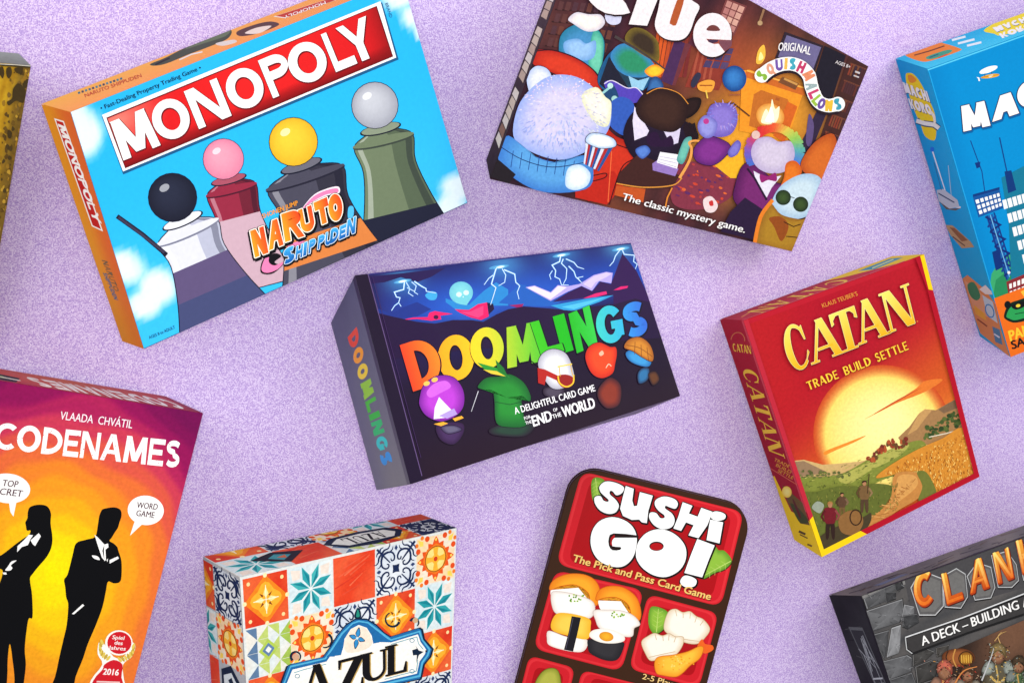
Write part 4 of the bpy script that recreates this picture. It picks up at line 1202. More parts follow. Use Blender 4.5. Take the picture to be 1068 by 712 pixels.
    for s, v in (('TRADE', .61), ('BUILD', .635), ('SETTLE', .66)):
        P.text(s, hl(.30, v), hl(.86, v + .004), 3.2, (240, 170, 60), 0.004)
    P.done()
    # top side
    qt = B.quad('top'); ht = homography(qt)
    P = Print(B, 'top', 'top_panel')
    P.grad(qt, 10, 2, lambda x, y, u, v: mixc((176, 22, 38), (206, 34, 48), v))
    P.poly([ht(.60, -.05), ht(1, -.05), ht(1, 1.05), ht(.90, 1.05), ht(.66, .35)], (246, 206, 20))
    P.poly([ht(.76, .25), ht(.955, .18), ht(.965, .55), ht(.78, .70)], (60, 150, 170)); P.line([ht(.80, .5), ht(.94, .38)], 1.2, (210, 220, 150))
    for i, ch in enumerate('NATAC'):
        a = .12 + i * .105
        p = ht(a + .08, .28); e = (ht(a, .30)[0] - p[0], ht(a, .30)[1] - p[1]); u_ = ht(a + .08, .92)
        P.letter('CATAN'[4 - i], p, e, (u_[0] - p[0], u_[1] - p[1]), (248, 206, 70), serif=True, t=.26, th=.1)
    P.up(4)
    P.line([ht(.125, .40), ht(.045, .60)], 1.0, (230, 140, 70))
    P.line([ht(0, .97), ht(.9, .97)], .6, (222, 90, 100))  # edge highlight, painted as a pale line
    P.done()
sunset_box()

# ================================================================== box with two black figures before a yellow glow
def silhouette_box():
    B = Box('silhouette', 'game_box', 'crimson and yellow game box with two black suited silhouettes, cut by the left edge', (122, 16, 70), (110, 14, 60), MAT_CARD,
            {'top': (206, 80, 62), 'right': (110, 14, 66)})
    K = Z(0, 380, 4.845); L = Z(0, 520, 3.71)
    q = B.quad('front')
    P = Print(B, 'front', 'glow_picture', mat=MAT_PAINT)
    cx_, cy_ = 55, 592
    stops = [(0, (248, 230, 0)), (30, (248, 214, 8)), (64, (244, 170, 22)), (98, (238, 134, 36)), (128, (222, 92, 60)), (156, (196, 50, 84)), (180, (152, 18, 84)), (205, (122, 12, 78)), (245, (98, 12, 74)), (400, (84, 12, 66))]
    def glow(x, y, u, v):
        dx, dy = x - cx_, (y - cy_)
        if dy > 0:
            dy *= 0.72
        a = math.atan2(dy, dx)
        d = math.hypot(dx * 1.02, dy)
        d *= 1 + 0.03 * math.sin(a * 5 + d * .06) + 0.02 * math.sin(a * 11 - d * .1)
        d += 4.5 * math.sin(d * 0.36 + a * 1.2)
        for i in range(len(stops) - 1):
            if d <= stops[i + 1][0]:
                return mixc(stops[i][1], stops[i + 1][1], (d - stops[i][0]) / (stops[i + 1][0] - stops[i][0]))
        return stops[-1][1]
    P.grad(q, 90, 120, glow)
    P.done()
    blk, wh = (6, 6, 10), (250, 248, 244)
    W = Print(B, 'front', 'printed_woman')
    W.poly(spline(L((108, 48), (118, 30), (150, 22), (182, 28), (197, 55), (196, 95), (203, 150), (198, 190), (180, 225), (150, 260), (128, 288), (116, 310), (124, 370), (126, 456), (112, 462), (104, 500), (96, 580), (100, 640), (92, 712), (80, 780),
                      (50, 780), (56, 700), (48, 620), (38, 560), (30, 620), (28, 690), (16, 780), (-30, 780), (-60, 700), (-50, 500), (-20, 380), (10, 290), (0, 270), (-30, 265), (-30, 235), (8, 215), (60, 175), (92, 152), (112, 138), (118, 122), (104, 122), (100, 104), (98, 90), (106, 74)), 4), blk)
    W.poly(L((112, 138), (92, 160), (68, 182), (66, 206), (84, 186), (108, 178), (118, 155), (128, 140)), wh); W.poly(L((118, 160), (150, 132), (158, 144), (136, 182), (128, 176)), wh)
    W.poly(spline(L((64, 238), (44, 242), (30, 262), (20, 276), (40, 276), (48, 266), (42, 256)), 3), wh); W.poly(L((10, 284), (24, 284), (26, 292), (14, 292)), wh)
    W.done()
    M = Print(B, 'front', 'printed_man')
    M.poly(spline(L((392, 46), (402, 38), (440, 32), (466, 42), (470, 66), (462, 92), (456, 112), (444, 130), (432, 150), (424, 162), (440, 172), (454, 186), (458, 200), (470, 240), (470, 300), (462, 322), (440, 326), (418, 320), (410, 356), (396, 420), (370, 490),
                      (340, 560), (320, 620), (292, 690), (270, 780), (180, 780), (212, 690), (232, 600), (246, 540), (258, 486), (264, 410), (256, 380), (252, 340), (248, 312), (262, 290), (280, 220), (294, 172), (330, 158), (362, 150), (372, 138), (376, 118), (380, 90), (384, 66)), 4), blk)
    M.poly(L((366, 138), (380, 150), (404, 176), (396, 200), (404, 238), (394, 226), (376, 172)), wh); M.poly(L((404, 176), (418, 172), (420, 186), (408, 196), (410, 236), (404, 240), (402, 200)), wh)
    M.poly(spline(L((356, 218), (378, 222), (386, 236), (364, 230)), 3), wh); M.poly(L((424, 236), (456, 222), (460, 230), (424, 250)), wh); M.poly(L((412, 236), (418, 230), (416, 244)), wh); M.poly(L((320, 406), (326, 412), (286, 446), (278, 444)), wh)
    M.done()
    # speech bubbles
    P = Print(B, 'front', 'speech_bubble')
    P.poly(ellipse(K(40, 625), 113 / 4.845, 75 / 4.845, 6, 36), wh); P.poly(L((34, 10), (64, 10), (52, 68), (40, 50)), wh)
    P.text('TOP', K(10, 612), K(88, 620), 5.8, (70, 14, 46), 0.014, upv=(1.6, -6.4)); P.text('SECRET', K(-50, 650), K(110, 668), 5.8, (70, 14, 46), 0.014, upv=(1.6, -6.6))
    P.done()
    P = Print(B, 'front', 'speech_bubble')
    P.poly(ellipse(L(564, 44), 70 / 3.71, 57 / 3.71, 5, 36), wh); P.poly(L((522, 84), (556, 92), (524, 122), (503, 142)), wh)
    P.text('WORD', L(528, 34), L(608, 42), 5.6, (70, 14, 46), 0.014, upv=(1.2, -6.0)); P.text('GAME', L(526, 65), L(596, 74), 5.6, (70, 14, 46), 0.014, upv=(1.2, -6.0))
    P.done()
    # title
    T = Print(B, 'front', 'title_lettering')
    ws = {'C': .95, 'O': 1.02, 'D': .86, 'E': .66, 'N': .80, 'A': .92, 'M': .98, 'S': .62}
    ey = (18 / 4.845, -134 / 4.845)
    T.word('C', K(-38, 424), K(86, 437), ey, (252, 249, 246), ws, t=.22, th=.19)
    p0, p1 = K(78, 436), K(902, 522)
    T.word('ODENAMES', p0, p1, ey, (252, 249, 246), ws, gap=.075, t=.235, th=.20)
    p0 = K(-38, 424)
    for k in range(150):
        t = R.random(); p = add(lerp(p0, p1, t), ey, R.uniform(.02, .95))
        T.poly(ellipse(p, R.uniform(.25, .7), R.uniform(.2, .5), R.uniform(0, 180), 6), glow(p[0], p[1], 0, 0), up=(k % 5 == 0))
    T.up()
    T.done()
    T = Print(B, 'front', 'author_name')
    T.text('VLAADA  CHVÁTIL', K(302, 276), K(666, 322), 8.2, (250, 236, 240), 0.006, upv=(1.5, -8.2))
    T.done()
    # award badge
    P = Print(B, 'front', 'award_badge')
    gold_, red_ = (196, 164, 60), (206, 26, 40)
    P.disc(L(460, 556), 14.4, 13.2, 0, (250, 246, 236)); P.poly(spline(L((378, 600), (382, 556), (400, 556), (440, 610), (480, 610), (508, 556), (524, 570), (510, 610), (476, 640), (480, 700), (486, 760), (350, 760), (352, 700), (396, 640)), 3), (250, 246, 236))
    for s_ in (-1, 1):
        for k in range(9):
            a = math.radians(100 + s_ * (20 + k * 11))
            c = (L(452, 575)[0] + 17.5 * math.cos(a) * 1.0, L(452, 575)[1] + 12.5 * math.sin(a))
            P.poly(ellipse(c, 3.4, 1.5, 90 + s_ * 40 - k * s_ * 8, 8), gold_ if k % 2 else (226, 198, 90))
    P.disc(L(462, 556), 12.6, 11.6, 0, red_)
    P.poly(spline(L((404, 640), (440, 622), (474, 640), (470, 690), (480, 760), (352, 760), (362, 700), (396, 660)), 3), red_)
    for s, a, b in (('Spiel', (434, 541), (482, 545)), ('des', (443, 562), (474, 565)), ('Jahres', (418, 581), (486, 586))):
        P.text(s, L(*a), L(*b), 4.0, (252, 246, 240), 0.018, shear=0.15)
    P.text('2016', L(398, 678), L(458, 682), 6.2, (252, 246, 240), 0.022, shear=0.15); P.line([L(374, 706), L(464, 709)], 1.6, (240, 200, 196))
    P.done()
    # top side
    qt = B.quad('top'); ht = homography(qt)
    P = Print(B, 'top', 'top_panel')
    P.grad(qt, 16, 2, lambda x, y, u, v: mixc(mixc((214, 104, 66), (196, 60, 66), abs(u - .5) * 2), (150, 20, 60), sm(.93, 1, u) + sm(.85, 1, v) * .5))
    P.poly([ht(.0, .5), ht(.12, .4), ht(.26, .55), ht(.2, .95), ht(.05, .95)], (24, 22, 26)); P.poly([ht(.10, .6), ht(.18, .6), ht(.2, .75), ht(.12, .8)], (120, 150, 60)); P.line([ht(.02, .6), ht(.24, .75)], 1, (220, 214, 206))
    for i, ch in enumerate('SEMANEDOC'):
        a = .30 + i * .073
        p = ht(a + .062, .32); e = (ht(a, .32)[0] - p[0], ht(a, .32)[1] - p[1]); u_ = ht(a + .062, .92)
        P.letter(ch, p, e, (u_[0] - p[0], u_[1] - p[1]), (250, 240, 236), t=.24)
    P.up(4)
    P.done()
silhouette_box()

# ================================================================== dark violet box with lightning over mountains
def night_box():
    B = Box('night', 'game_box', 'dark violet game box with rainbow lettering under a lightning sky, in the middle', (34, 14, 52), (120, 122, 128), MAT_GLOSS,
            {'left': (122, 122, 134), 'top': (40, 20, 60)})
    M = Z(330, 240, 5.34); N = Z(520, 240, 5.34); O = Z(330, 373, 5.015); Q = Z(520, 370, 5.34); A = Z(400, 320, 3.56)
    q = B.quad('front'); h = homography(q)
    P = Print(B, 'front', 'night_sky_picture')
    lights = [((420, 292), 26, (66, 150, 200)), ((524, 276), 30, (70, 150, 206)), ((586, 264), 26, (60, 130, 190)), ((646, 258), 22, (80, 160, 200)), ((490, 320), 44, (40, 100, 200)), ((560, 310), 40, (36, 90, 190))]
    def sky(x, y, u, v):
        c = mixc((26, 24, 84), (28, 70, 172), sm(-.05, .22, v)) if v < .22 else mixc((28, 70, 172), (26, 14, 62), sm(.22, .42, v))
        c = mixc(c, (36, 10, 54), sm(0.2, -0.02, u) * .55)
        for (lx, ly), r, k in lights:
            c = mixc(c, k, .75 * math.exp(-((x - lx) ** 2 + ((y - ly) * 1.5) ** 2) / (r * r * .6)))
        c = mixc(c, (24, 6, 38), sm(.45, .62, v)); c = mixc(c, (32, 12, 32), sm(.7, 1, v) * .9)
        return mixc(c, (24, 8, 40), sm(0.06, .0, u) * .8)
    P.grad(q, 60, 36, sky)
    P.poly(M((262, 262), (480, 240), (720, 210), (640, 260), (560, 290), (470, 262), (380, 290), (290, 300)), (34, 18, 74))
    P.poly(M((320, 430), (380, 450), (410, 468), (480, 430), (560, 400), (640, 440), (560, 480), (420, 500), (330, 470)), (28, 48, 130))
    P.blob(M((606, 362), (640, 340), (672, 352), (664, 385), (630, 388)), (60, 160, 214))
    P.poly(M((720, 380), (780, 400), (850, 415), (930, 340), (1000, 290), (1068, 330), (1068, 420), (990, 420), (900, 440), (780, 445), (720, 400)), (38, 130, 200))
    P.poly(N((0, 405), (120, 300), (160, 310), (290, 392), (350, 400), (290, 425), (120, 420)), (30, 90, 180))
    # snow mountains
    P.poly(N((150, 318), (200, 308), (290, 345), (330, 306), (386, 312), (450, 300), (530, 250), (600, 232), (636, 238), (628, 296), (560, 284), (520, 338), (462, 310), (380, 345), (290, 394)), (176, 160, 226))
    P.poly(N((160, 320), (200, 312), (292, 350), (332, 310), (380, 318), (288, 386)), (226, 214, 240)); P.poly(N((470, 300), (530, 256), (600, 236), (630, 242), (600, 262), (540, 290), (516, 324)), (206, 190, 236))
    P.poly(N((290, 420), (500, 380), (640, 362), (560, 400), (430, 446), (380, 450)), (44, 150, 206)); P.poly(N((350, 428), (500, 394), (600, 372), (500, 414), (420, 440)), (80, 186, 224))
    P.poly(N((300, 400), (390, 345), (462, 312), (522, 340), (566, 286), (626, 300), (690, 130), (770, 230), (830, 360), (900, 560), (640, 420), (640, 362), (470, 378)), (46, 14, 74))
    P.poly(N((470, 380), (540, 352), (600, 340), (604, 356), (540, 372)), (226, 36, 110)); P.poly(N((640, 334), (680, 314), (722, 310), (716, 322), (670, 332)), (226, 30, 110))
    # pink ranges and near hills
    P.poly(M((470, 500), (540, 486), (620, 484), (628, 460), (660, 450), (704, 458), (760, 466), (690, 476), (696, 496), (640, 504), (560, 494)), (226, 26, 98)); P.disc(M(666, 484), 2.6, 2.2, 0, (60, 10, 60))
    P.poly(M((770, 440), (850, 444), (900, 412), (950, 402), (956, 450), (960, 480), (918, 500), (860, 486), (800, 460)), (226, 24, 96)); P.poly(M((800, 455), (860, 452), (930, 420), (930, 470), (900, 488)), (240, 60, 120))
    P.poly(M((950, 402), (985, 410), (990, 440), (960, 470)), (30, 10, 50)); P.poly(N((60, 418), (140, 410), (130, 428), (100, 430)), (150, 20, 90))
    P.poly(M((300, 450), (420, 480), (560, 510), (660, 520), (760, 500), (860, 500), (930, 510), (1000, 470), (1068, 440)) + N((140, 424), (290, 436), (420, 450), (520, 424), (640, 414), (760, 380), (840, 400), (900, 600), (300, 640)) + M((860, 660), (600, 700), (340, 720)), (32, 10, 54))
    # moon with two dark spots
    P.disc(M(806, 348), 12.4, 11.6, 0, (126, 206, 212), (104, 186, 206)); P.poly(M((770, 372), (856, 356), (866, 374), (836, 418), (800, 412), (776, 404)), (112, 196, 208))
    P.disc(M(794, 358), 2.9, 2.6, 0, (206, 240, 236)); P.disc(M(834, 348), 2.9, 2.6, 0, (206, 240, 236)); P.poly(M((812, 370), (822, 368), (820, 376)), (206, 240, 236))
    # lightning
    for src, (x0, y0), n in (('M', (480, 285), 4), ('M', (1010, 205), 3), ('N', (10, 205), 3), ('N', (350, 140), 5), ('N', (680, 105), 4)):
        f = M if src == 'M' else N
        c0 = f(x0, y0)
        P.disc(c0, 9.5, 2.0, -10, (120, 196, 226), (60, 130, 190)); P.disc(c0, 4.6, 1.3, -10, (250, 255, 255), (150, 214, 236))
    def bolt(f, pts, w_=1.0):
        P.line(f(*pts), w_ + 1.2, (70, 140, 214), 0.9); P.line(f(*pts), w_, (220, 240, 252), 0.5)
    bolt(M, [(490, 290), (486, 330), (434, 345), (446, 372), (466, 376), (458, 404), (472, 425)]); bolt(M, [(458, 404), (436, 420), (418, 448)], .6)
    bolt(M, [(500, 290), (520, 325), (512, 350), (540, 368)], .6); bolt(M, [(530, 288), (556, 310), (546, 345), (566, 358)], .6); bolt(M, [(545, 285), (590, 315), (610, 325), (612, 340), (666, 350)]); bolt(M, [(505, 320), (545, 340)], .6)
    bolt(M, [(1005, 210), (985, 250), (960, 268), (934, 304)], .8); bolt(M, [(1000, 215), (975, 300), (1000, 320), (985, 370), (970, 415)])
    bolt(N, [(20, 215), (40, 250), (34, 290), (0, 310)], .7); bolt(N, [(30, 220), (90, 245), (96, 290), (118, 310), (104, 345), (114, 384)])
    bolt(N, [(345, 145), (340, 175), (298, 195), (318, 225), (314, 260), (340, 272), (350, 304), (390, 306)]); bolt(N, [(300, 225), (284, 250), (292, 275)], .5)
    bolt(N, [(360, 160), (350, 185), (380, 215), (376, 270), (360, 300)], .8); bolt(N, [(375, 160), (420, 180), (440, 205), (476, 216)], .8); bolt(N, [(390, 200), (420, 230), (430, 260), (470, 300), (440, 265), (472, 258)], .8)
    bolt(N, [(676, 110), (650, 145), (640, 175), (618, 200)], .8); bolt(N, [(690, 112), (700, 135), (756, 140), (752, 175), (772, 190), (762, 216)], .8)
    P.line([h(.0, .004), h(1, .004)], 1.6, (44, 40, 110))
    P.done()
    # lettering
    T = Print(B, 'front', 'title_lettering')
    cnt = [0]
    def L(ch, p, ex, ey, c0, c1, t=.3, th=.24):
        cnt[0] += 1
        odd = 32 * (cnt[0] % 2)
        T.b.layers['front'] += odd
        p = A(*p); ex = (ex[0] / 3.56, ex[1] / 3.56); ey = (ey[0] / 3.56, ey[1] / 3.56)
        T.letter(ch, p, ex, ey, (14, 6, 22), t=t, th=th, outline=1.0, ocol=(16, 6, 26), shift=(.5, .6), sub=6); T.b.layers['front'] += 21
        T.letter(ch, p, ex, ey, lambda u, v: mixc(c0, c1, u), t=t, th=th); T.b.layers['front'] -= 21 + odd
    L('D', (110, 314), (122, -40), (-50, -172), (232, 64, 30), (244, 132, 34), .34, .2)
    L('O', (216, 288), (132, -34), (-26, -166), (248, 160, 26), (250, 190, 30), .32, .22)
    L('O', (336, 242), (122, -30), (-26, -150), (246, 204, 36), (190, 206, 50), .32, .22)
    L('M', (460, 228), (126, -26), (-12, -150), (176, 202, 46), (84, 190, 46), .26, .28)
    L('L', (586, 184), (86, -22), (-42, -126), (60, 190, 30), (50, 182, 30), .38, .22)
    L('I', (664, 172), (42, -12), (-36, -136), (30, 178, 26), (30, 178, 30))
    L('N', (718, 172), (78, -32), (-32, -146), (34, 178, 34), (52, 196, 70), .34, .32)
    L('G', (800, 144), (98, -20), (-20, -138), (60, 200, 190), (50, 176, 216), .32, .22)
    L('S', (898, 118), (90, -22), (-18, -122), (50, 150, 222), (50, 100, 206), .36, .22)
    T.up(64)
    T.done()
    # plain rounded creatures without faces, and their mirror images
    def fig(shapes, name='printed_pebble'):
        Qq = Print(B, 'front', name)
        Qq.rim = ((18, 8, 26), 1.2)
        for s in shapes:
            s(Qq)
        Qq.done()
    fig([lambda P: P.soft(A((200, 436), (290, 430), (296, 470), (260, 510), (210, 490)), (66, 40, 86), (44, 20, 58)), lambda P: P.soft(A((214, 446), (262, 440), (290, 456), (240, 470)), (96, 90, 116), (60, 44, 84)),
         lambda P: P.soft(A((134, 340), (150, 290), (200, 256), (260, 262), (296, 310), (296, 370), (262, 408), (210, 424), (160, 404), (136, 370)), (184, 60, 204), (120, 30, 150)),
         lambda P: P.blob(A((160, 318), (186, 286), (230, 274), (250, 296), (214, 318), (176, 336)), (206, 96, 218)),
         lambda P: P.poly(A((206, 334), (256, 386), (274, 396), (240, 410), (186, 416), (190, 374)), (232, 226, 240)), lambda P: P.poly(A((206, 404), (262, 376), (274, 398), (236, 414)), (176, 150, 214)),
         lambda P: P.poly(A((186, 434), (222, 426), (240, 432), (214, 442)), (240, 170, 50)), lambda P: P.poly(A((256, 414), (290, 404), (298, 412), (266, 424)), (240, 170, 50)), lambda P: P.disc(A(160, 284), 3.4, 2.4, -20, (244, 190, 90)), lambda P: P.disc(A(190, 270), 3.4, 2.4, -20, (244, 190, 90))])
    fig([lambda P: P.soft(A((400, 450), (500, 420), (560, 440), (520, 480), (410, 474)), (36, 62, 50), (36, 24, 42)),
         lambda P: P.soft(A((350, 296), (380, 264), (430, 258), (470, 250), (520, 280), (546, 330), (540, 350), (512, 330), (520, 400), (528, 440), (470, 446), (420, 430), (412, 350), (404, 310), (372, 306)), (36, 134, 48), (20, 92, 40)),
         lambda P: P.line(A((352, 312), (326, 388)), .8, (206, 206, 214), .5), lambda P: P.poly(A((348, 206), (420, 226), (470, 262), (430, 250), (380, 236)), (44, 146, 50)), lambda P: P.poly(A((416, 196), (446, 226), (464, 262), (424, 236)), (30, 114, 44)), lambda P: P.poly(A((370, 232), (420, 238), (454, 258), (400, 248)), (226, 196, 60)),
         lambda P: P.line(A((412, 352), (470, 362), (512, 352)), .7, (18, 74, 36))])
    fig([lambda P: P.soft(A((600, 300), (660, 296), (670, 320), (630, 340), (596, 324)), (76, 66, 84), (40, 24, 46)),
         lambda P: P.soft(A((574, 214), (590, 174), (630, 156), (676, 172), (700, 220), (706, 270), (670, 300), (628, 302), (596, 266)), (230, 230, 234), (170, 168, 182)),
         lambda P: P.poly(A((572, 226), (600, 232), (650, 256), (690, 262), (700, 276), (650, 276), (606, 256), (598, 290), (574, 282)), (176, 34, 30)), lambda P: P.blob(A((640, 262), (672, 250), (704, 262), (700, 292), (664, 298)), (150, 30, 28)),
         lambda P: P.line(A((648, 256), (654, 282), (680, 296), (704, 282), (706, 252)), 1.5, (244, 196, 50), smooth=True), lambda P: P.line(A((646, 222), (700, 212)), 1.3, (244, 206, 70)), lambda P: P.line(A((652, 222), (656, 258)), .8, (220, 170, 40)), lambda P: P.line(A((694, 214), (702, 254)), .8, (220, 170, 40)), lambda P: P.line(A((540, 194), (572, 218)), 1, (20, 16, 24))])
    fig([lambda P: P.soft(A((800, 300), (840, 262), (880, 290), (876, 360), (830, 376), (798, 340)), (136, 50, 36), (60, 26, 38)),
         lambda P: P.soft(A((750, 190), (762, 150), (800, 132), (840, 148), (862, 150), (866, 176), (860, 210), (850, 246), (810, 264), (772, 244)), (236, 72, 34), (200, 40, 26)), lambda P: P.blob(A((800, 172), (812, 162), (818, 174), (806, 182)), (250, 180, 150)), lambda P: P.line(A((826, 226), (836, 212), (846, 220)), 1.0, (250, 190, 160), smooth=True)])
    fig([lambda P: P.soft(A((944, 250), (960, 228), (986, 230), (980, 270), (950, 284)), (44, 110, 160), (34, 50, 84)), lambda P: P.soft(A((984, 250), (1010, 240), (1024, 270), (1000, 290)), (96, 56, 34), (50, 28, 34)),
         lambda P: P.soft(A((900, 170), (930, 160), (980, 190), (994, 206), (980, 222), (940, 214), (910, 196)), (60, 150, 210), (36, 104, 170)),
         lambda P: P.soft(A((894, 150), (910, 122), (950, 112), (986, 136), (1002, 176), (996, 202), (960, 186), (926, 164)), (206, 132, 44), (160, 88, 30)),
         lambda P: [P.line([A(912 + 22 * i, 120 + 10 * i), A(906 + 26 * i, 166 + 11 * i)], .6, (120, 60, 22)) for i in range(1, 4)], lambda P: P.line(A((902, 142), (950, 152), (998, 184)), .6, (120, 60, 22), smooth=True)])
    T = Print(B, 'front', 'slogan')
    wt = (250, 248, 250)
    T.text('A DELIGHTFUL CARD GAME', Q(94, 330), Q(540, 200), 6.4, wt, 0.014, upv=(-1.9, -6.6)); T.text('END', Q(196, 398), Q(300, 364), 10.6, wt, 0.022, upv=(-2.6, -10.4)); T.text('WORLD', Q(362, 346), Q(540, 292), 10.8, wt, 0.022, upv=(-2.6, -10.4))
    for s, a, b in (('FOR', (146, 362), (180, 350)), ('THE', (152, 388), (186, 378)), ('OF', (306, 316), (330, 310)), ('THE', (304, 356), (352, 340))):
        T.text(s, Q(*a), Q(*b), 3.2 if s != 'THE' or a[0] < 200 else 4.4, wt, 0.012)
    T.done()
    # folded cover edge along the left of the front
    P = Print(B, 'front', 'cover_fold')
    P.poly([h(0, 0), h(.034, 0), h(.034, 1), h(0, 1)], (24, 8, 38)); P.line([h(.036, .0), h(.036, .98)], .9, (96, 74, 120)); P.line([h(.046, .02), h(.046, .9)], .5, (60, 36, 84))
    P.done()
    ql = B.quad('left'); hl = homography(ql)
    P = Print(B, 'left', 'side_panel')
    P.grad(ql, 5, 10, lambda x, y, u, v: mixc(mixc((84, 84, 116), (122, 122, 126), v), (98, 98, 130), sm(.6, 0, u) * .5))
    P.grad([hl(.93, 0), hl(1, 0), hl(1, 1), hl(.93, 1)], 1, 8, lambda x, y, u, v: mixc((40, 30, 66), (92, 90, 100), v))
    cols = [(236, 72, 36), (250, 160, 30), (246, 210, 50), (150, 206, 50), (70, 190, 50), (50, 186, 60), (40, 190, 110), (50, 200, 200), (50, 150, 226)]
    ws = {'I': .034, 'M': .088, 'L': .062}
    v0 = .165
    for i, ch in enumerate('DOOMLINGS'):
        wd = ws.get(ch, .074)
        p = hl(.40, v0); e = (hl(.40, v0 + wd)[0] - p[0], hl(.40, v0 + wd)[1] - p[1]); u_ = hl(.72, v0 + .012)
        P.letter(ch, p, e, (u_[0] - p[0], u_[1] - p[1]), cols[i], t=.34, th=.30)
        v0 += wd + .010
    P.up(4)
    P.done()
night_box()

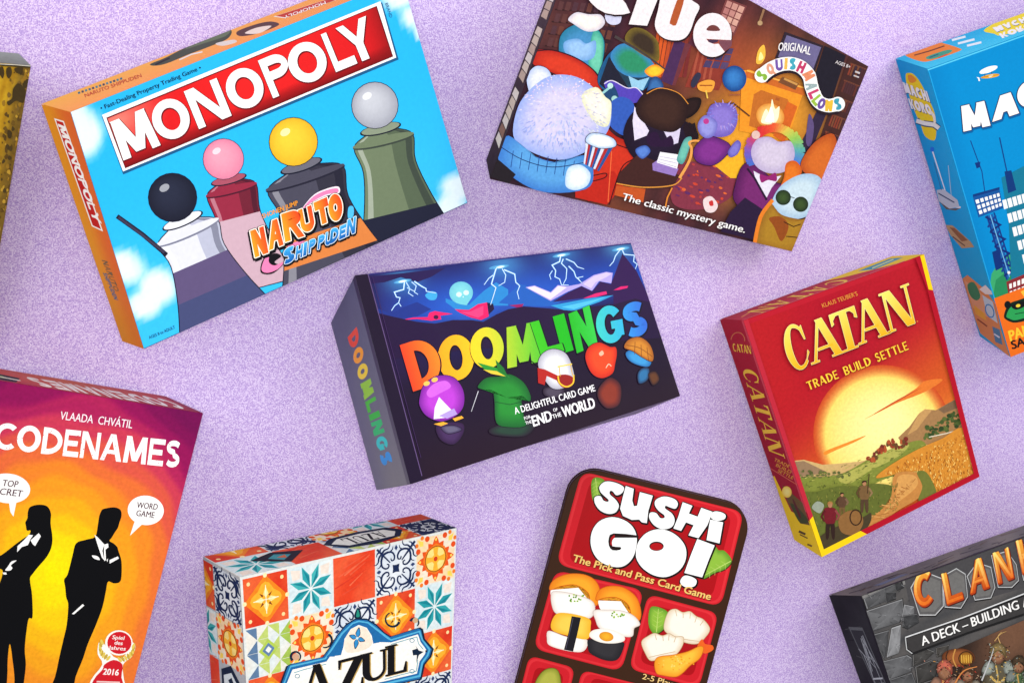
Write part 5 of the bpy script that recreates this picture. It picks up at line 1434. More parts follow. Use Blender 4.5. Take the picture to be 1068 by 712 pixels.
# ================================================================== box covered with printed ceramic tiles
def tiles_box():
    B = Box('tiles', 'game_box', 'patterned game box covered in orange, teal and blue ceramic tiles, cut by the bottom edge', (226, 222, 214), (200, 190, 180), MAT_PAINT)
    S = Z(300, 600, 5.933); T_ = Z(200, 520, 3.683)
    cream, teal, orange, redc, navy, gold = (232, 228, 218), (46, 158, 164), (232, 98, 30), (214, 52, 26), (24, 40, 78), (246, 180, 50)
    def tile(P, kind, h):
        def poly(pts, c, up=True):
            P.poly([h(*p) for p in pts], c, up)
        def ring(n, f):
            return [f(2 * math.pi * i / n) for i in range(n)]
        def pol(a, r, cx=.5, cy=.5):
            return (cx + r * math.cos(a), cy + r * math.sin(a))
        e = .015
        sq = [(e, e), (1 - e, e), (1 - e, 1 - e), (e, 1 - e)]
        wash = lambda c, d: P.grad([h(*p) for p in sq], 5, 5, lambda x, y, u, v: mixc(c, d, .5 + .5 * math.sin(u * 5 + v * 4 + R.uniform(-.8, .8))))
        if kind == 'star':
            wash((226, 232, 230), (206, 222, 226))
            for k in range(4):
                poly([pol(math.pi / 4 + k * math.pi / 2, .62), pol(math.pi / 4 + k * math.pi / 2 + .28, .46), pol(math.pi / 4 + k * math.pi / 2, .34), pol(math.pi / 4 + k * math.pi / 2 - .28, .46)], (236, 220, 206), up=False)
            P.up()
            for k in range(8):
                a = math.pi / 8 + k * math.pi / 4
                poly([pol(a, .03), pol(a - .30, .28), pol(a, .50), pol(a + .30, .28)], mixc((30, 148, 158), (70, 178, 178), R.random()), up=False)
                P.raw([h(*pol(a, .05)), h(*pol(a + .26, .25)), h(*pol(a, .44))], [rgb(22, 126, 140)] * 3, 1)
            P.up(2)
        elif kind == 'plain':
            wash((222, 60, 30), (232, 92, 54))
            for k in range(7):
                y = R.uniform(.1, .9); P.line([h(R.uniform(.05, .4), y), h(R.uniform(.6, .95), y - R.uniform(.05, .3))], 1.4, mixc((206, 40, 24), (240, 120, 80), R.random()), .5)
        elif kind == 'scroll':
            wash((226, 230, 234), (208, 216, 226))
            for k in range(4):
                a = math.pi / 4 + k * math.pi / 2
                for s in (-1, 1):
                    def tr(x, y):
                        y *= s
                        return h(.5 + x * math.cos(a) - y * math.sin(a), .5 + x * math.sin(a) + y * math.cos(a))
                    if s > 0:
                        P.line([tr(.20, 0), tr(.40, 0), tr(.66, 0)], 1.2, navy, 2.4)
                    P.line([tr(*p) for p in ((.46, .0), (.41, .10), (.32, .17), (.22, .16), (.17, .10), (.20, .05), (.25, .07))], 2.3, navy, 1.2, smooth=True)
                    P.line([tr(*p) for p in ((.50, .0), (.50, .09), (.45, .17), (.46, .24), (.50, .27))], 2.2, navy, .6, smooth=True)
                    P.line([tr(*p) for p in ((.57, .0), (.59, .06), (.56, .12))], 2.2, mixc(navy, (90, 110, 170), .25), .6, smooth=True)
                    P.line([tr(*p) for p in ((.36, .16), (.35, .22), (.38, .27))], 1.5, navy, .5, smooth=True)
                P.poly([tr(.12, 0), tr(.05, .05), tr(.0, 0), tr(.05, -.05)], navy)
                P.poly([h(*pol(k * math.pi / 2, .48)), h(*pol(k * math.pi / 2 + .1, .42)), h(*pol(k * math.pi / 2, .36)), h(*pol(k * math.pi / 2 - .1, .42))], mixc(navy, (90, 110, 170), .3))
        elif kind == 'lattice':
            wash((214, 52, 28), (230, 96, 50))
            poly([(.5, .02), (.98, .5), (.5, .98), (.02, .5)], (236, 130, 30))
            poly(ring(24, lambda a: pol(a, .30 + .05 * math.cos(4 * a))), (246, 172, 46))
            for k in range(4):
                a = k * math.pi / 2
                poly([pol(a, .26), pol(a + .5, .12), pol(a, .04), pol(a - .5, .12)], (250, 226, 150), up=False); P.raw([h(*pol(a + math.pi / 4, .2)), h(*pol(a + math.pi / 4 + .25, .1)), h(*pol(a + math.pi / 4 - .25, .1))], [rgb(120, 60, 30)] * 3, 1)
                P.raw([h(*p) for p in ring(8, lambda b: pol(b, .045, *pol(a, .47)))], [rgb(250, 226, 170)] * 8, 1)
                P.raw([h(*p) for p in ring(8, lambda b: pol(b, .04, *pol(a + math.pi / 4, .52)))], [rgb(250, 214, 150)] * 8, 1)
            P.up(2)
            P.line([h(.5, .22), h(.5, .78)], .8, (250, 240, 210)); P.line([h(.22, .5), h(.78, .5)], .8, (250, 240, 210))
        elif kind == 'floral':
            wash((238, 226, 206), (246, 210, 160))
            poly(ring(48, lambda a: pol(a, .36 + .06 * math.cos(12 * a) + .05 * math.cos(4 * a))), (230, 84, 26))
            poly(ring(32, lambda a: pol(a, .30 + .02 * math.cos(8 * a))), (238, 120, 30)); poly(ring(32, lambda a: pol(a, .26)), (246, 176, 50))
            for k in range(4):
                a = math.pi / 4 + k * math.pi / 2
                poly([pol(a - .34, .10), pol(a - .5, .23), pol(a, .26), pol(a + .5, .23), pol(a + .34, .10)], (250, 220, 130), up=False)
                for s in (-1, 1):
                    P.raw([h(*p) for p in ring(10, lambda b: pol(b, .06, *pol(a + .32 * s, .50)))], [rgb(226, 76, 24)] * 10, 1)
                    P.raw([h(*p) for p in ring(10, lambda b: pol(b, .045, *pol(a + .16 * s, .60)))], [rgb(238, 120, 36)] * 10, 1)
                P.raw([h(*pol(a, .64)), h(*pol(a + .12, .52)), h(*pol(a, .45)), h(*pol(a - .12, .52))], [rgb(250, 210, 90)] * 4, 2)
                P.raw([h(*p) for p in ring(8, lambda b: pol(b, .03, *pol(k * math.pi / 2, .40)))], [rgb(250, 206, 90)] * 8, 2)
            P.up(3)
            P.line([h(*p) for p in ring(28, lambda a: pol(a, .26))], .7, (120, 50, 24), closed=True); poly(ring(12, lambda a: pol(a, .05)), (206, 60, 26))
        else:
            wash((216, 226, 226), (232, 226, 214))
            tri = [(92, 122, 156), (162, 190, 80), (120, 150, 176), (190, 206, 110), (70, 104, 140)]
            for i in range(4):
                for j in range(4):
                    x, y = i / 4 + e, j / 4 + e; d = .25 - e / 2
                    p = [(x, y), (x + d, y), (x + d, y + d), (x, y + d)]
                    k = (i + j) % 2
                    poly([p[k], p[k + 1], p[(k + 2) % 4]], tri[(i * 3 + j * 5 + (i > 1) * 2) % 5], up=False)
            P.up()
            poly([(.5, .28), (.72, .5), (.5, .72), (.28, .5)], (176, 200, 80)); poly([(.5, .36), (.64, .5), (.5, .64), (.36, .5)], (96, 126, 166)); poly([(.5, .43), (.57, .5), (.5, .57), (.43, .5)], (236, 238, 230))
    def grid(P, face, us, vs, kinds):
        H = homography(B.quad(face))
        for j in range(len(vs) - 1):
            for i in range(len(us) - 1):
                k = kinds[j][i]
                if k is None:
                    continue
                u0, u1, v0, v1 = us[i], us[i + 1], vs[j], vs[j + 1]
                l0 = P.b.layers[face]
                tile(P, k, lambda a, b, u0=u0, u1=u1, v0=v0, v1=v1: H(u0 + (u1 - u0) * a, v0 + (v1 - v0) * b))
                P.b.layers[face] = l0
        P.up(60)
    P = Print(B, 'front', 'tile_picture')
    P.grad(B.quad('front'), 6, 6, lambda x, y, u, v: (222, 224, 220))
    us = [0.008, .205, .405, .605, .80, .995]
    vs = [0.008, .205, .405, .605, .80, .995]
    grid(P, 'front', us, vs, [['lattice', 'star', 'plain', 'scroll', 'floral'], ['geo', 'floral', 'scroll', 'lattice', 'star'], ['lattice', 'star', 'plain', 'floral', 'lattice'],
                              ['scroll', 'plain', 'geo', 'star', 'scroll'], ['floral', 'lattice', 'star', 'plain', 'geo']])
    P.done()
    # scrolled title plaque
    P = Print(B, 'front', 'title_plaque')
    dark, blue, lite = (14, 34, 58), (30, 104, 164), (84, 176, 214)
    for (cx, cy, r, a0, a1) in ((650, 270, 44, 20, 250), (785, 290, 26, 200, 420), (230, 400, 44, -60, 120), (50, 500, 30, 130, 420)):
        P.line([S(cx + r * math.cos(math.radians(a)), cy + r * math.sin(math.radians(a))) for a in range(a0, a1, 15)], 2.6, dark, 1.2)
    P.disc(S(50, 502), 3.6, col=(206, 160, 130)); P.disc(S(790, 276), 2.8, col=(206, 170, 130))
    P.poly(spline(S((414, 260), (420, 220), (436, 196), (452, 222), (452, 262)), 4), dark); P.poly(spline(S((424, 252), (434, 208), (446, 250)), 4), (36, 140, 120))
    frame = [(-10, 560), (20, 545), (215, 502), (260, 440), (310, 360), (360, 300), (420, 262), (490, 264), (550, 300), (600, 350), (640, 374), (820, 318), (838, 330), (850, 390), (905, 452), (890, 500), (850, 550), (830, 640), (600, 690), (300, 760), (20, 830), (-60, 700)]
    P.poly(S(*frame), dark)
    P.poly(S(*[(428 + (x - 428) * .972, 520 + (y - 520) * .965) for x, y in frame]), blue)
    P.poly(S((16, 556), (230, 508), (276, 440), (330, 356), (400, 290), (440, 276), (500, 286), (560, 330), (630, 384), (640, 392), (820, 338), (838, 394), (884, 454), (872, 492), (838, 540), (822, 624), (590, 676), (300, 744), (0, 812), (-40, 700)), lite)
    P.poly(S((20, 566), (235, 516), (285, 446), (340, 362), (404, 298), (440, 286), (495, 294), (550, 338), (620, 392), (640, 402), (812, 350), (830, 400), (872, 456), (862, 488), (828, 534), (812, 614), (590, 664), (300, 730), (6, 800), (-30, 700)), blue)
    paper = [(30, 580), (240, 530), (262, 500), (330, 490), (345, 440), (352, 390), (390, 330), (440, 304), (490, 322), (520, 370), (530, 420), (570, 410), (640, 412), (806, 362), (822, 408), (858, 458), (848, 486), (816, 530), (800, 604), (590, 654), (300, 716), (20, 780), (-20, 700)]
    P.poly(S(*paper), (250, 246, 238))
    P.poly(spline(S((352, 400), (390, 336), (440, 312), (488, 330), (516, 380), (520, 430), (440, 470), (360, 470)), 4), (246, 226, 206))
    P.poly(S((240, 500), (330, 420), (345, 440), (330, 486), (300, 480), (290, 500)), blue); P.poly(S((524, 360), (560, 374), (570, 400), (620, 392), (560, 414), (530, 412)), blue)
    for a in range(4):
        t = a * math.pi / 2 + .25
        c, s = math.cos(t), math.sin(t)
        P.poly(spline([S(430 + c * r - s * w, 386 + s * r * 1.35 + c * w) for r, w in ((4, 0), (18, 15), (34, 12), (52, 0), (34, -12), (18, -15))], 3), dark)
        P.poly(spline([S(430 + c * r - s * w, 386 + s * r * 1.35 + c * w) for r, w in ((6, 0), (18, 11), (34, 8), (46, 0), (34, -8), (18, -11))], 3), (50, 140, 200))
    P.disc(S(430, 386), 1.3, col=(206, 236, 244))
    for pts in (((770, 460), (800, 450), (790, 430), (812, 462), (842, 470), (812, 490), (796, 540), (800, 490), (776, 492)),):
        P.poly(S(*pts), dark)
    P.disc(S(858, 466), 1.1, col=dark)
    for f in (((40, 600), (100, 580), (240, 546)), ((640, 424), (760, 388), (800, 378), (810, 420), (840, 455)), ((795, 590), (700, 612), (600, 640)), ((806, 520), (800, 570), (796, 590))):
        P.line(S(*f), .7, (60, 150, 170))
    for cx, cy in ((60, 620), (770, 400), (770, 590)):
        P.line(ellipse(S(cx, cy), 2.4, 2.0, 0, 10), .6, (60, 130, 160), closed=True)
    # lower part of the plaque, below the edge of the picture
    P.done()
    T = Print(B, 'front', 'title_lettering')
    def L(ch, p, ex, ey, **k):
        p = S(*p); ex = (ex[0] / 5.933, ex[1] / 5.933); ey = (ey[0] / 5.933, ey[1] / 5.933)
        T.letter(ch, add(p, (1.6, .5)), ex, ey, (206, 176, 110), serif=True, **k); T.b.layers['front'] += 4
        T.letter(ch, add(p, (.8, .3)), ex, ey, (176, 140, 76), serif=True, **k); T.b.layers['front'] += 4
        T.letter(ch, p, ex, ey, (16, 14, 18), serif=True, outline=.3, ocol=(16, 14, 18), sub=4, **k); T.b.layers['front'] -= 8
    L('A', (100, 770), (170, -42), (-8, -200), t=.26, th=.10)
    L('Z', (318, 722), (150, -38), (-4, -196), t=.30, th=.075)
    L('U', (466, 664), (140, -34), (-2, -178), t=.30, th=.10)
    L('L', (608, 622), (128, -32), (0, -184), t=.30, th=.07)
    T.up(30)
    T.done()
    P = Print(B, 'left', 'side_panel')
    P.grad(B.quad('left'), 2, 6, lambda x, y, u, v: (176, 180, 184))
    grid(P, 'left', [-.38, .27, .98], [0.01, .205, .405, .605, .80, .995], [['lattice', 'scroll'], ['star', 'floral'], ['plain', None], ['geo', None], ['star', 'plain']])
    h = homography(B.quad('left'))
    P.poly([h(.32, .44), h(.6, .40), h(.86, .46), h(.86, .9), h(.3, .9)], dark); P.poly([h(.38, .46), h(.6, .43), h(.8, .48), h(.8, .9), h(.38, .9)], (214, 222, 224)); P.poly([h(.5, .47), h(.6, .45), h(.68, .48), h(.6, .5)], dark)
    for k, ch in enumerate('AZUL'):
        p = h(.44, .54 + k * .08); e = h(.44, .60 + k * .08); u_ = h(.74, .54 + k * .08)
        P.letter(ch, p, (e[0] - p[0], e[1] - p[1]), (u_[0] - p[0], u_[1] - p[1]), (20, 18, 22), t=.28, th=.1, serif=True)
    P.up(4)
    P.done()
    P = Print(B, 'top', 'top_panel')
    P.grad(B.quad('top'), 6, 2, lambda x, y, u, v: (214, 216, 214))
    grid(P, 'top', [0.0, .205, .405, .605, .80, 1.0], [-.55, .33, 1.02], [['lattice', 'scroll', 'floral', 'star', 'plain'], ['star', 'plain', 'geo', 'lattice', 'scroll']])
    h = homography(B.quad('top'))
    P.poly([h(.10, .52), h(.20, .36), h(.31, .52), h(.21, .86)], (30, 28, 36)); P.poly([h(.16, .58), h(.2, .46), h(.25, .58), h(.2, .74)], (60, 140, 150)); P.poly([h(.19, .6), h(.23, .55), h(.22, .68)], (196, 100, 60))
    P.poly([h(.40, .50), h(.46, .30), h(.60, .24), (h(.74, .30)), h(.78, .55), h(.72, .80), h(.58, .90), h(.46, .82)], dark); P.poly([h(.43, .54), h(.48, .38), h(.6, .34), h(.71, .38), h(.74, .56), h(.70, .74), h(.48, .74)], (232, 232, 222))
    for k, ch in enumerate('LUZA'):
        p = h(.53 + k * .05, .40); e = h(.49 + k * .05, .40); u_ = h(.53 + k * .05, .72)
        P.letter(ch, p, (e[0] - p[0], e[1] - p[1]), (u_[0] - p[0], u_[1] - p[1]), (20, 18, 22), t=.28, th=.1, serif=True)
    P.up(4)
    P.done()
tiles_box()

# ================================================================== rounded tin with sushi
def sushi_tin():
    B = Box('tin', 'game_tin', 'brown rounded game tin with red wells of printed sushi, cut by the bottom edge', (58, 32, 16), (46, 26, 14), MAT_TIN, category='game tin', rounded=0.15)
    U = Z(530, 480, 3.956); V = Z(530, 590, 3.956); W = Z(600, 490, 4.747)
    red, dred, lred = (204, 26, 38), (158, 10, 18), (220, 44, 52)
    def rr(q, r, n=6):
        """rounded quad in photo pixels"""
        out = []
        for i in range(4):
            p, a, b = q[i], q[i - 1], q[(i + 1) % 4]
            la, lb = math.dist(p, a), math.dist(p, b)
            s, e = lerp(p, a, r / la), lerp(p, b, r / lb)
            for k in range(n + 1):
                t = k / n
                out.append(lerp(lerp(s, p, t), lerp(p, e, t), t))
        return out
    def shrink(q, d):
        c = (sum(p[0] for p in q) / 4, sum(p[1] for p in q) / 4)
        return [lerp(p, c, d / math.dist(p, c)) for p in q]
    def well(q, r):
        P = Print(B, 'front', 'printed_tray_well')
        P.poly(rr(q, r), red); P.poly(rr(shrink(q, 1.6), r), lred); P.poly(rr(shrink(q, 4.5), r), red)
        P.poly(rr(shrink(q, 13), r * .8), (170, 8, 18))
        P.done()
    def leaf(P, pts, vein):
        P.poly(spline([add(p, (.6, .9)) for p in pts], 3), (60, 20, 16)); P.soft(pts, (140, 184, 60), (92, 146, 40))
        P.line(vein, .9, (190, 214, 110), .5)
        for k in range(1, 5):
            m = lerp(vein[0], vein[-1], k / 5); d = (vein[-1][0] - vein[0][0], vein[-1][1] - vein[0][1]); l = math.hypot(*d)
            for s in (-1, 1):
                P.line([m, (m[0] + d[0] / l * 3 - s * d[1] / l * 5, m[1] + d[1] / l * 3 + s * d[0] / l * 5)], .5, (176, 204, 96), .3, up=False)
        P.up()
    top = U((300, 32), (975, 205), (905, 590), (205, 425))
    top = [U(300, 40), U(985, 218), (U(985, 218)[0] - 24, U(985, 218)[1] + 92), (U(300, 40)[0] - 25, U(300, 40)[1] + 92)]
    well([(606.5, 491), (776, 533.5), (752, 632.5), (580, 588)], 13)
    well([(579, 594), (672, 615), (648, 700), (556, 676)], 13)
    well([(676, 619), (749.5, 639), (729, 717), (656, 697)], 11)
    well([(552, 683), (600, 696), (588, 742), (540, 730)], 10)
    well([(607, 698), (718, 726), (706, 772), (596, 744)], 10)
    # title with leaves
    P = Print(B, 'front', 'printed_leaf')
    leaf(P, W((80, 60), (100, 36), (140, 46), (150, 80), (120, 130), (96, 160), (82, 130)), W((100, 40), (110, 130)))
    P.done()
    P = Print(B, 'front', 'printed_leaf')
    leaf(P, W((690, 380), (710, 396), (740, 400), (775, 448), (740, 490), (690, 508), (640, 536), (620, 520), (650, 440)), W((770, 450), (640, 520)))
    P.done()
    T = Print(B, 'front', 'title_lettering')
    SH = {
        's1': [[(120, 80), (150, 56), (200, 62), (240, 84), (232, 112), (204, 124), (184, 104), (172, 104), (172, 120), (200, 146), (216, 176), (200, 208), (164, 216), (124, 200), (98, 166), (96, 134), (124, 128), (140, 150), (160, 156), (164, 146), (140, 124), (124, 106)]],
        'u': [[(250, 78), (290, 92), (282, 150), (290, 178), (306, 176), (320, 108), (384, 126), (362, 200), (354, 262), (330, 258), (316, 244), (280, 246), (236, 226), (222, 190), (236, 130)]],
        's2': [[(400, 146), (440, 130), (490, 142), (508, 166), (496, 190), (470, 184), (448, 176), (446, 190), (480, 216), (492, 250), (476, 282), (432, 292), (390, 272), (366, 236), (372, 210), (400, 212), (420, 236), (440, 236), (440, 222), (412, 200), (394, 172)]],
        'h': [[(532, 158), (580, 176), (562, 214), (606, 230), (624, 186), (680, 206), (654, 272), (610, 336), (560, 322), (586, 272), (548, 258), (524, 300), (486, 288), (510, 230)]],
        'i': [[(668, 244), (732, 258), (714, 362), (650, 346)], [(672, 220), (690, 204), (722, 208), (744, 222), (738, 242), (706, 250), (676, 240)]],
        'g': [[(76, 360), (84, 300), (120, 252), (180, 232), (240, 246), (284, 280), (304, 330), (300, 390), (280, 440), (240, 474), (190, 478), (130, 456), (92, 414)]],
        'o': [[(300, 420), (310, 360), (350, 312), (410, 292), (470, 304), (520, 340), (548, 390), (544, 450), (510, 500), (450, 528), (390, 520), (340, 490), (312, 456)]],
        '!': [[(604, 340), (690, 372), (662, 440), (628, 530), (540, 508), (572, 420)], [(520, 546), (540, 522), (572, 526), (600, 544), (592, 572), (556, 580), (528, 568)]],
    }
    sharp = {'u', 'h', 'i', '!'}
    def shape(key, k):
        return W(*k) if key in sharp and len(k) < 17 and not (key in 'i!' and k is SH[key][1]) else spline(W(*k), 4)
    lay0 = T.b.layers['front']
    for a in range(10):
        d = (1.5 * math.cos(a * .628) + .35, 1.5 * math.sin(a * .628) + .6)
        for i, key in enumerate(SH):
            for j, k in enumerate(SH[key]):
                T.raw([add(p, d) for p in shape(key, k)], [rgb(24, 14, 14)] * len(shape(key, k)), i * .0 + (i % 4) * .25)
        T.up()
    for i, key in enumerate(SH):
        for k in SH[key]:
            T.poly(shape(key, k), (254, 254, 252))
    T.poly(spline(W((304, 322), (190, 312), (166, 334), (166, 372), (184, 396), (222, 394), (224, 380), (184, 376), (184, 346), (198, 334), (304, 334)), 2), (30, 14, 14))
    T.poly(W((184, 376), (180, 350), (196, 332), (194, 318), (176, 334), (172, 366)), (176, 10, 20))
    T.disc(W(402, 376), 7.6, 4.9, 0, (30, 14, 14)); T.disc(W(402, 378), 6.6, 3.9, 0, (176, 10, 20))
    T.done()
    P = Print(B, 'front', 'slogan')
    P.text('The Pick and Pass Card Game', W(-14, 454), W(668, 646), 7.4, (90, 20, 14), 0.03, upv=(2.4, -7.0))
    P.text('The Pick and Pass Card Game', W(-16, 450), W(666, 642), 7.4, (240, 196, 110), 0.024, upv=(2.4, -7.0))
    P.text('2-5 Players', V(552, 464), V(722, 508), 5.6, (246, 206, 130), 0.012, upv=(1.6, -5.4))
    P.done()
    def food(name, shapes):
        P = Print(B, 'front', name)
        for s in shapes:
            s(P)
        P.done()
    def edge(P, pts, c=(90, 30, 20), w_=.7):
        P.line(pts, w_, c, closed=True, smooth=True)
    rice, rshade = (252, 248, 240), (226, 214, 204)
    s_orange = V((172, 98), (185, 60), (240, 34), (310, 34), (360, 60), (380, 110), (368, 160), (340, 150), (330, 110), (280, 78), (220, 82))
    food('printed_sushi', [lambda P: P.poly(spline(V((175, 100), (220, 84), (300, 90), (340, 130), (360, 165), (300, 180), (200, 160)), 4), rice), lambda P: P.soft(s_orange, (248, 168, 40), (232, 126, 20)), lambda P: edge(P, s_orange, (206, 96, 10))])
    s2 = V((362, 140), (375, 100), (420, 82), (480, 90), (530, 130), (548, 190), (540, 224), (512, 214), (496, 160), (450, 130), (400, 130))
    food('printed_sushi', [lambda P: P.poly(spline(V((372, 140), (420, 126), (480, 140), (510, 190), (500, 216), (400, 200)), 4), rice), lambda P: P.soft(s2, (248, 164, 40), (230, 120, 20)), lambda P: edge(P, s2, (206, 96, 10))])
    def white(pts, dots):
        food('printed_sushi', [lambda P: P.soft(pts, rice, rshade, .75), lambda P: edge(P, pts, (196, 176, 166), .5),
                               lambda P: [P.disc(V(dots[0] + R.uniform(-30, 34), dots[1] + R.uniform(-14, 14)), 1.1, .9, R.uniform(0, 90), R.choice([(140, 180, 60), (104, 150, 50), (170, 200, 90)]), n=8) for _ in range(16)]])
    white(V((178, 112), (200, 104), (250, 110), (310, 126), (352, 150), (356, 190), (330, 216), (260, 200), (200, 196), (180, 160)), (276, 132))
    white(V((352, 184), (400, 180), (470, 184), (520, 206), (544, 240), (520, 256), (510, 290), (450, 284), (380, 258), (360, 220)), (446, 200))
    def nig(P):
        P.soft(V((160, 300), (168, 266), (240, 290), (320, 300), (326, 330), (300, 354), (230, 346), (170, 326)), rice, rshade, .75)
        P.soft(V((180, 262), (190, 206), (230, 192), (330, 214), (340, 250), (328, 300), (260, 290)), (250, 206, 80), (240, 178, 40))
        P.poly(V((262, 206), (300, 212), (290, 260), (268, 352), (230, 344), (250, 270)), (26, 24, 32)); P.line(V((268, 214), (252, 280), (238, 340)), .6, (80, 76, 96))
    food('printed_sushi', [nig])
    def maki(P):
        P.soft(V((334, 300), (400, 310), (470, 312), (478, 330), (452, 384), (400, 388), (340, 360), (328, 330)), (50, 48, 52), (30, 28, 34))
        P.soft(V((336, 290), (350, 264), (410, 258), (470, 280), (480, 306), (440, 318), (380, 314)), rice, (236, 226, 214), .7); P.disc(V(405, 290), 7.6, 5, 10, (240, 176, 40), (220, 140, 30))
    food('printed_sushi', [maki])
    P = Print(B, 'front', 'printed_leaf')
    leaf(P, V((590, 168), (640, 176), (662, 200), (650, 250), (610, 280), (586, 260), (578, 220)), V((612, 272), (620, 176)))
    P.done()
    def dump(pts, pl):
        food('printed_dumpling', [lambda P: P.soft(pts, (248, 240, 224), (222, 200, 168), .7), lambda P: edge(P, pts, (186, 150, 110), .5), lambda P: [P.line(V(*x), .8, (206, 180, 146), smooth=True) for x in pl]])
    dump(V((642, 250), (660, 190), (690, 176), (720, 190), (750, 186), (776, 206), (806, 220), (832, 256), (818, 288), (780, 320), (720, 312), (660, 280)), [((690, 180), (696, 206)), ((722, 192), (722, 214)), ((752, 190), (750, 216)), ((778, 208), (770, 232)), ((806, 224), (792, 244)), ((660, 284), (720, 300), (790, 310))])
    dump(V((550, 312), (580, 286), (606, 276), (636, 286), (664, 278), (690, 290), (722, 292), (720, 326), (690, 366), (640, 376), (590, 390), (566, 360)), [((606, 280), (612, 304)), ((638, 288), (640, 308)), ((664, 282), (662, 306)), ((692, 292), (684, 314)), ((580, 376), (640, 362), (690, 352))])
    pr = V((604, 400), (620, 374), (680, 366), (740, 352), (790, 330), (806, 340), (790, 380), (750, 410), (720, 440), (690, 456), (640, 450), (612, 440))
    def prawn(P):
        P.poly(spline(V((780, 330), (800, 300), (812, 320), (842, 326), (846, 344), (816, 360), (796, 352)), 3), (232, 96, 30))
        P.soft(pr, (250, 190, 60), (240, 146, 30)); edge(P, pr, (206, 110, 20))
        for k in range(40):
            a = R.uniform(0, 6.28); p = V(695 + 80 * R.random() * math.cos(a), 400 + 34 * R.random() * math.sin(a)); P.disc(p, R.uniform(.5, 1.2), R.uniform(.4, 1), 0, R.choice([(255, 214, 110), (236, 150, 30), (252, 200, 80)]), n=6)
    food('printed_prawn', [prawn])
    wp = V((112, 480), (140, 436), (176, 420), (206, 432), (218, 480), (214, 520), (110, 520))
    food('printed_wasabi', [lambda P: P.soft(wp, (176, 176, 70), (132, 140, 40)), lambda P: edge(P, wp, (96, 96, 30), .6)])
sushi_tin()

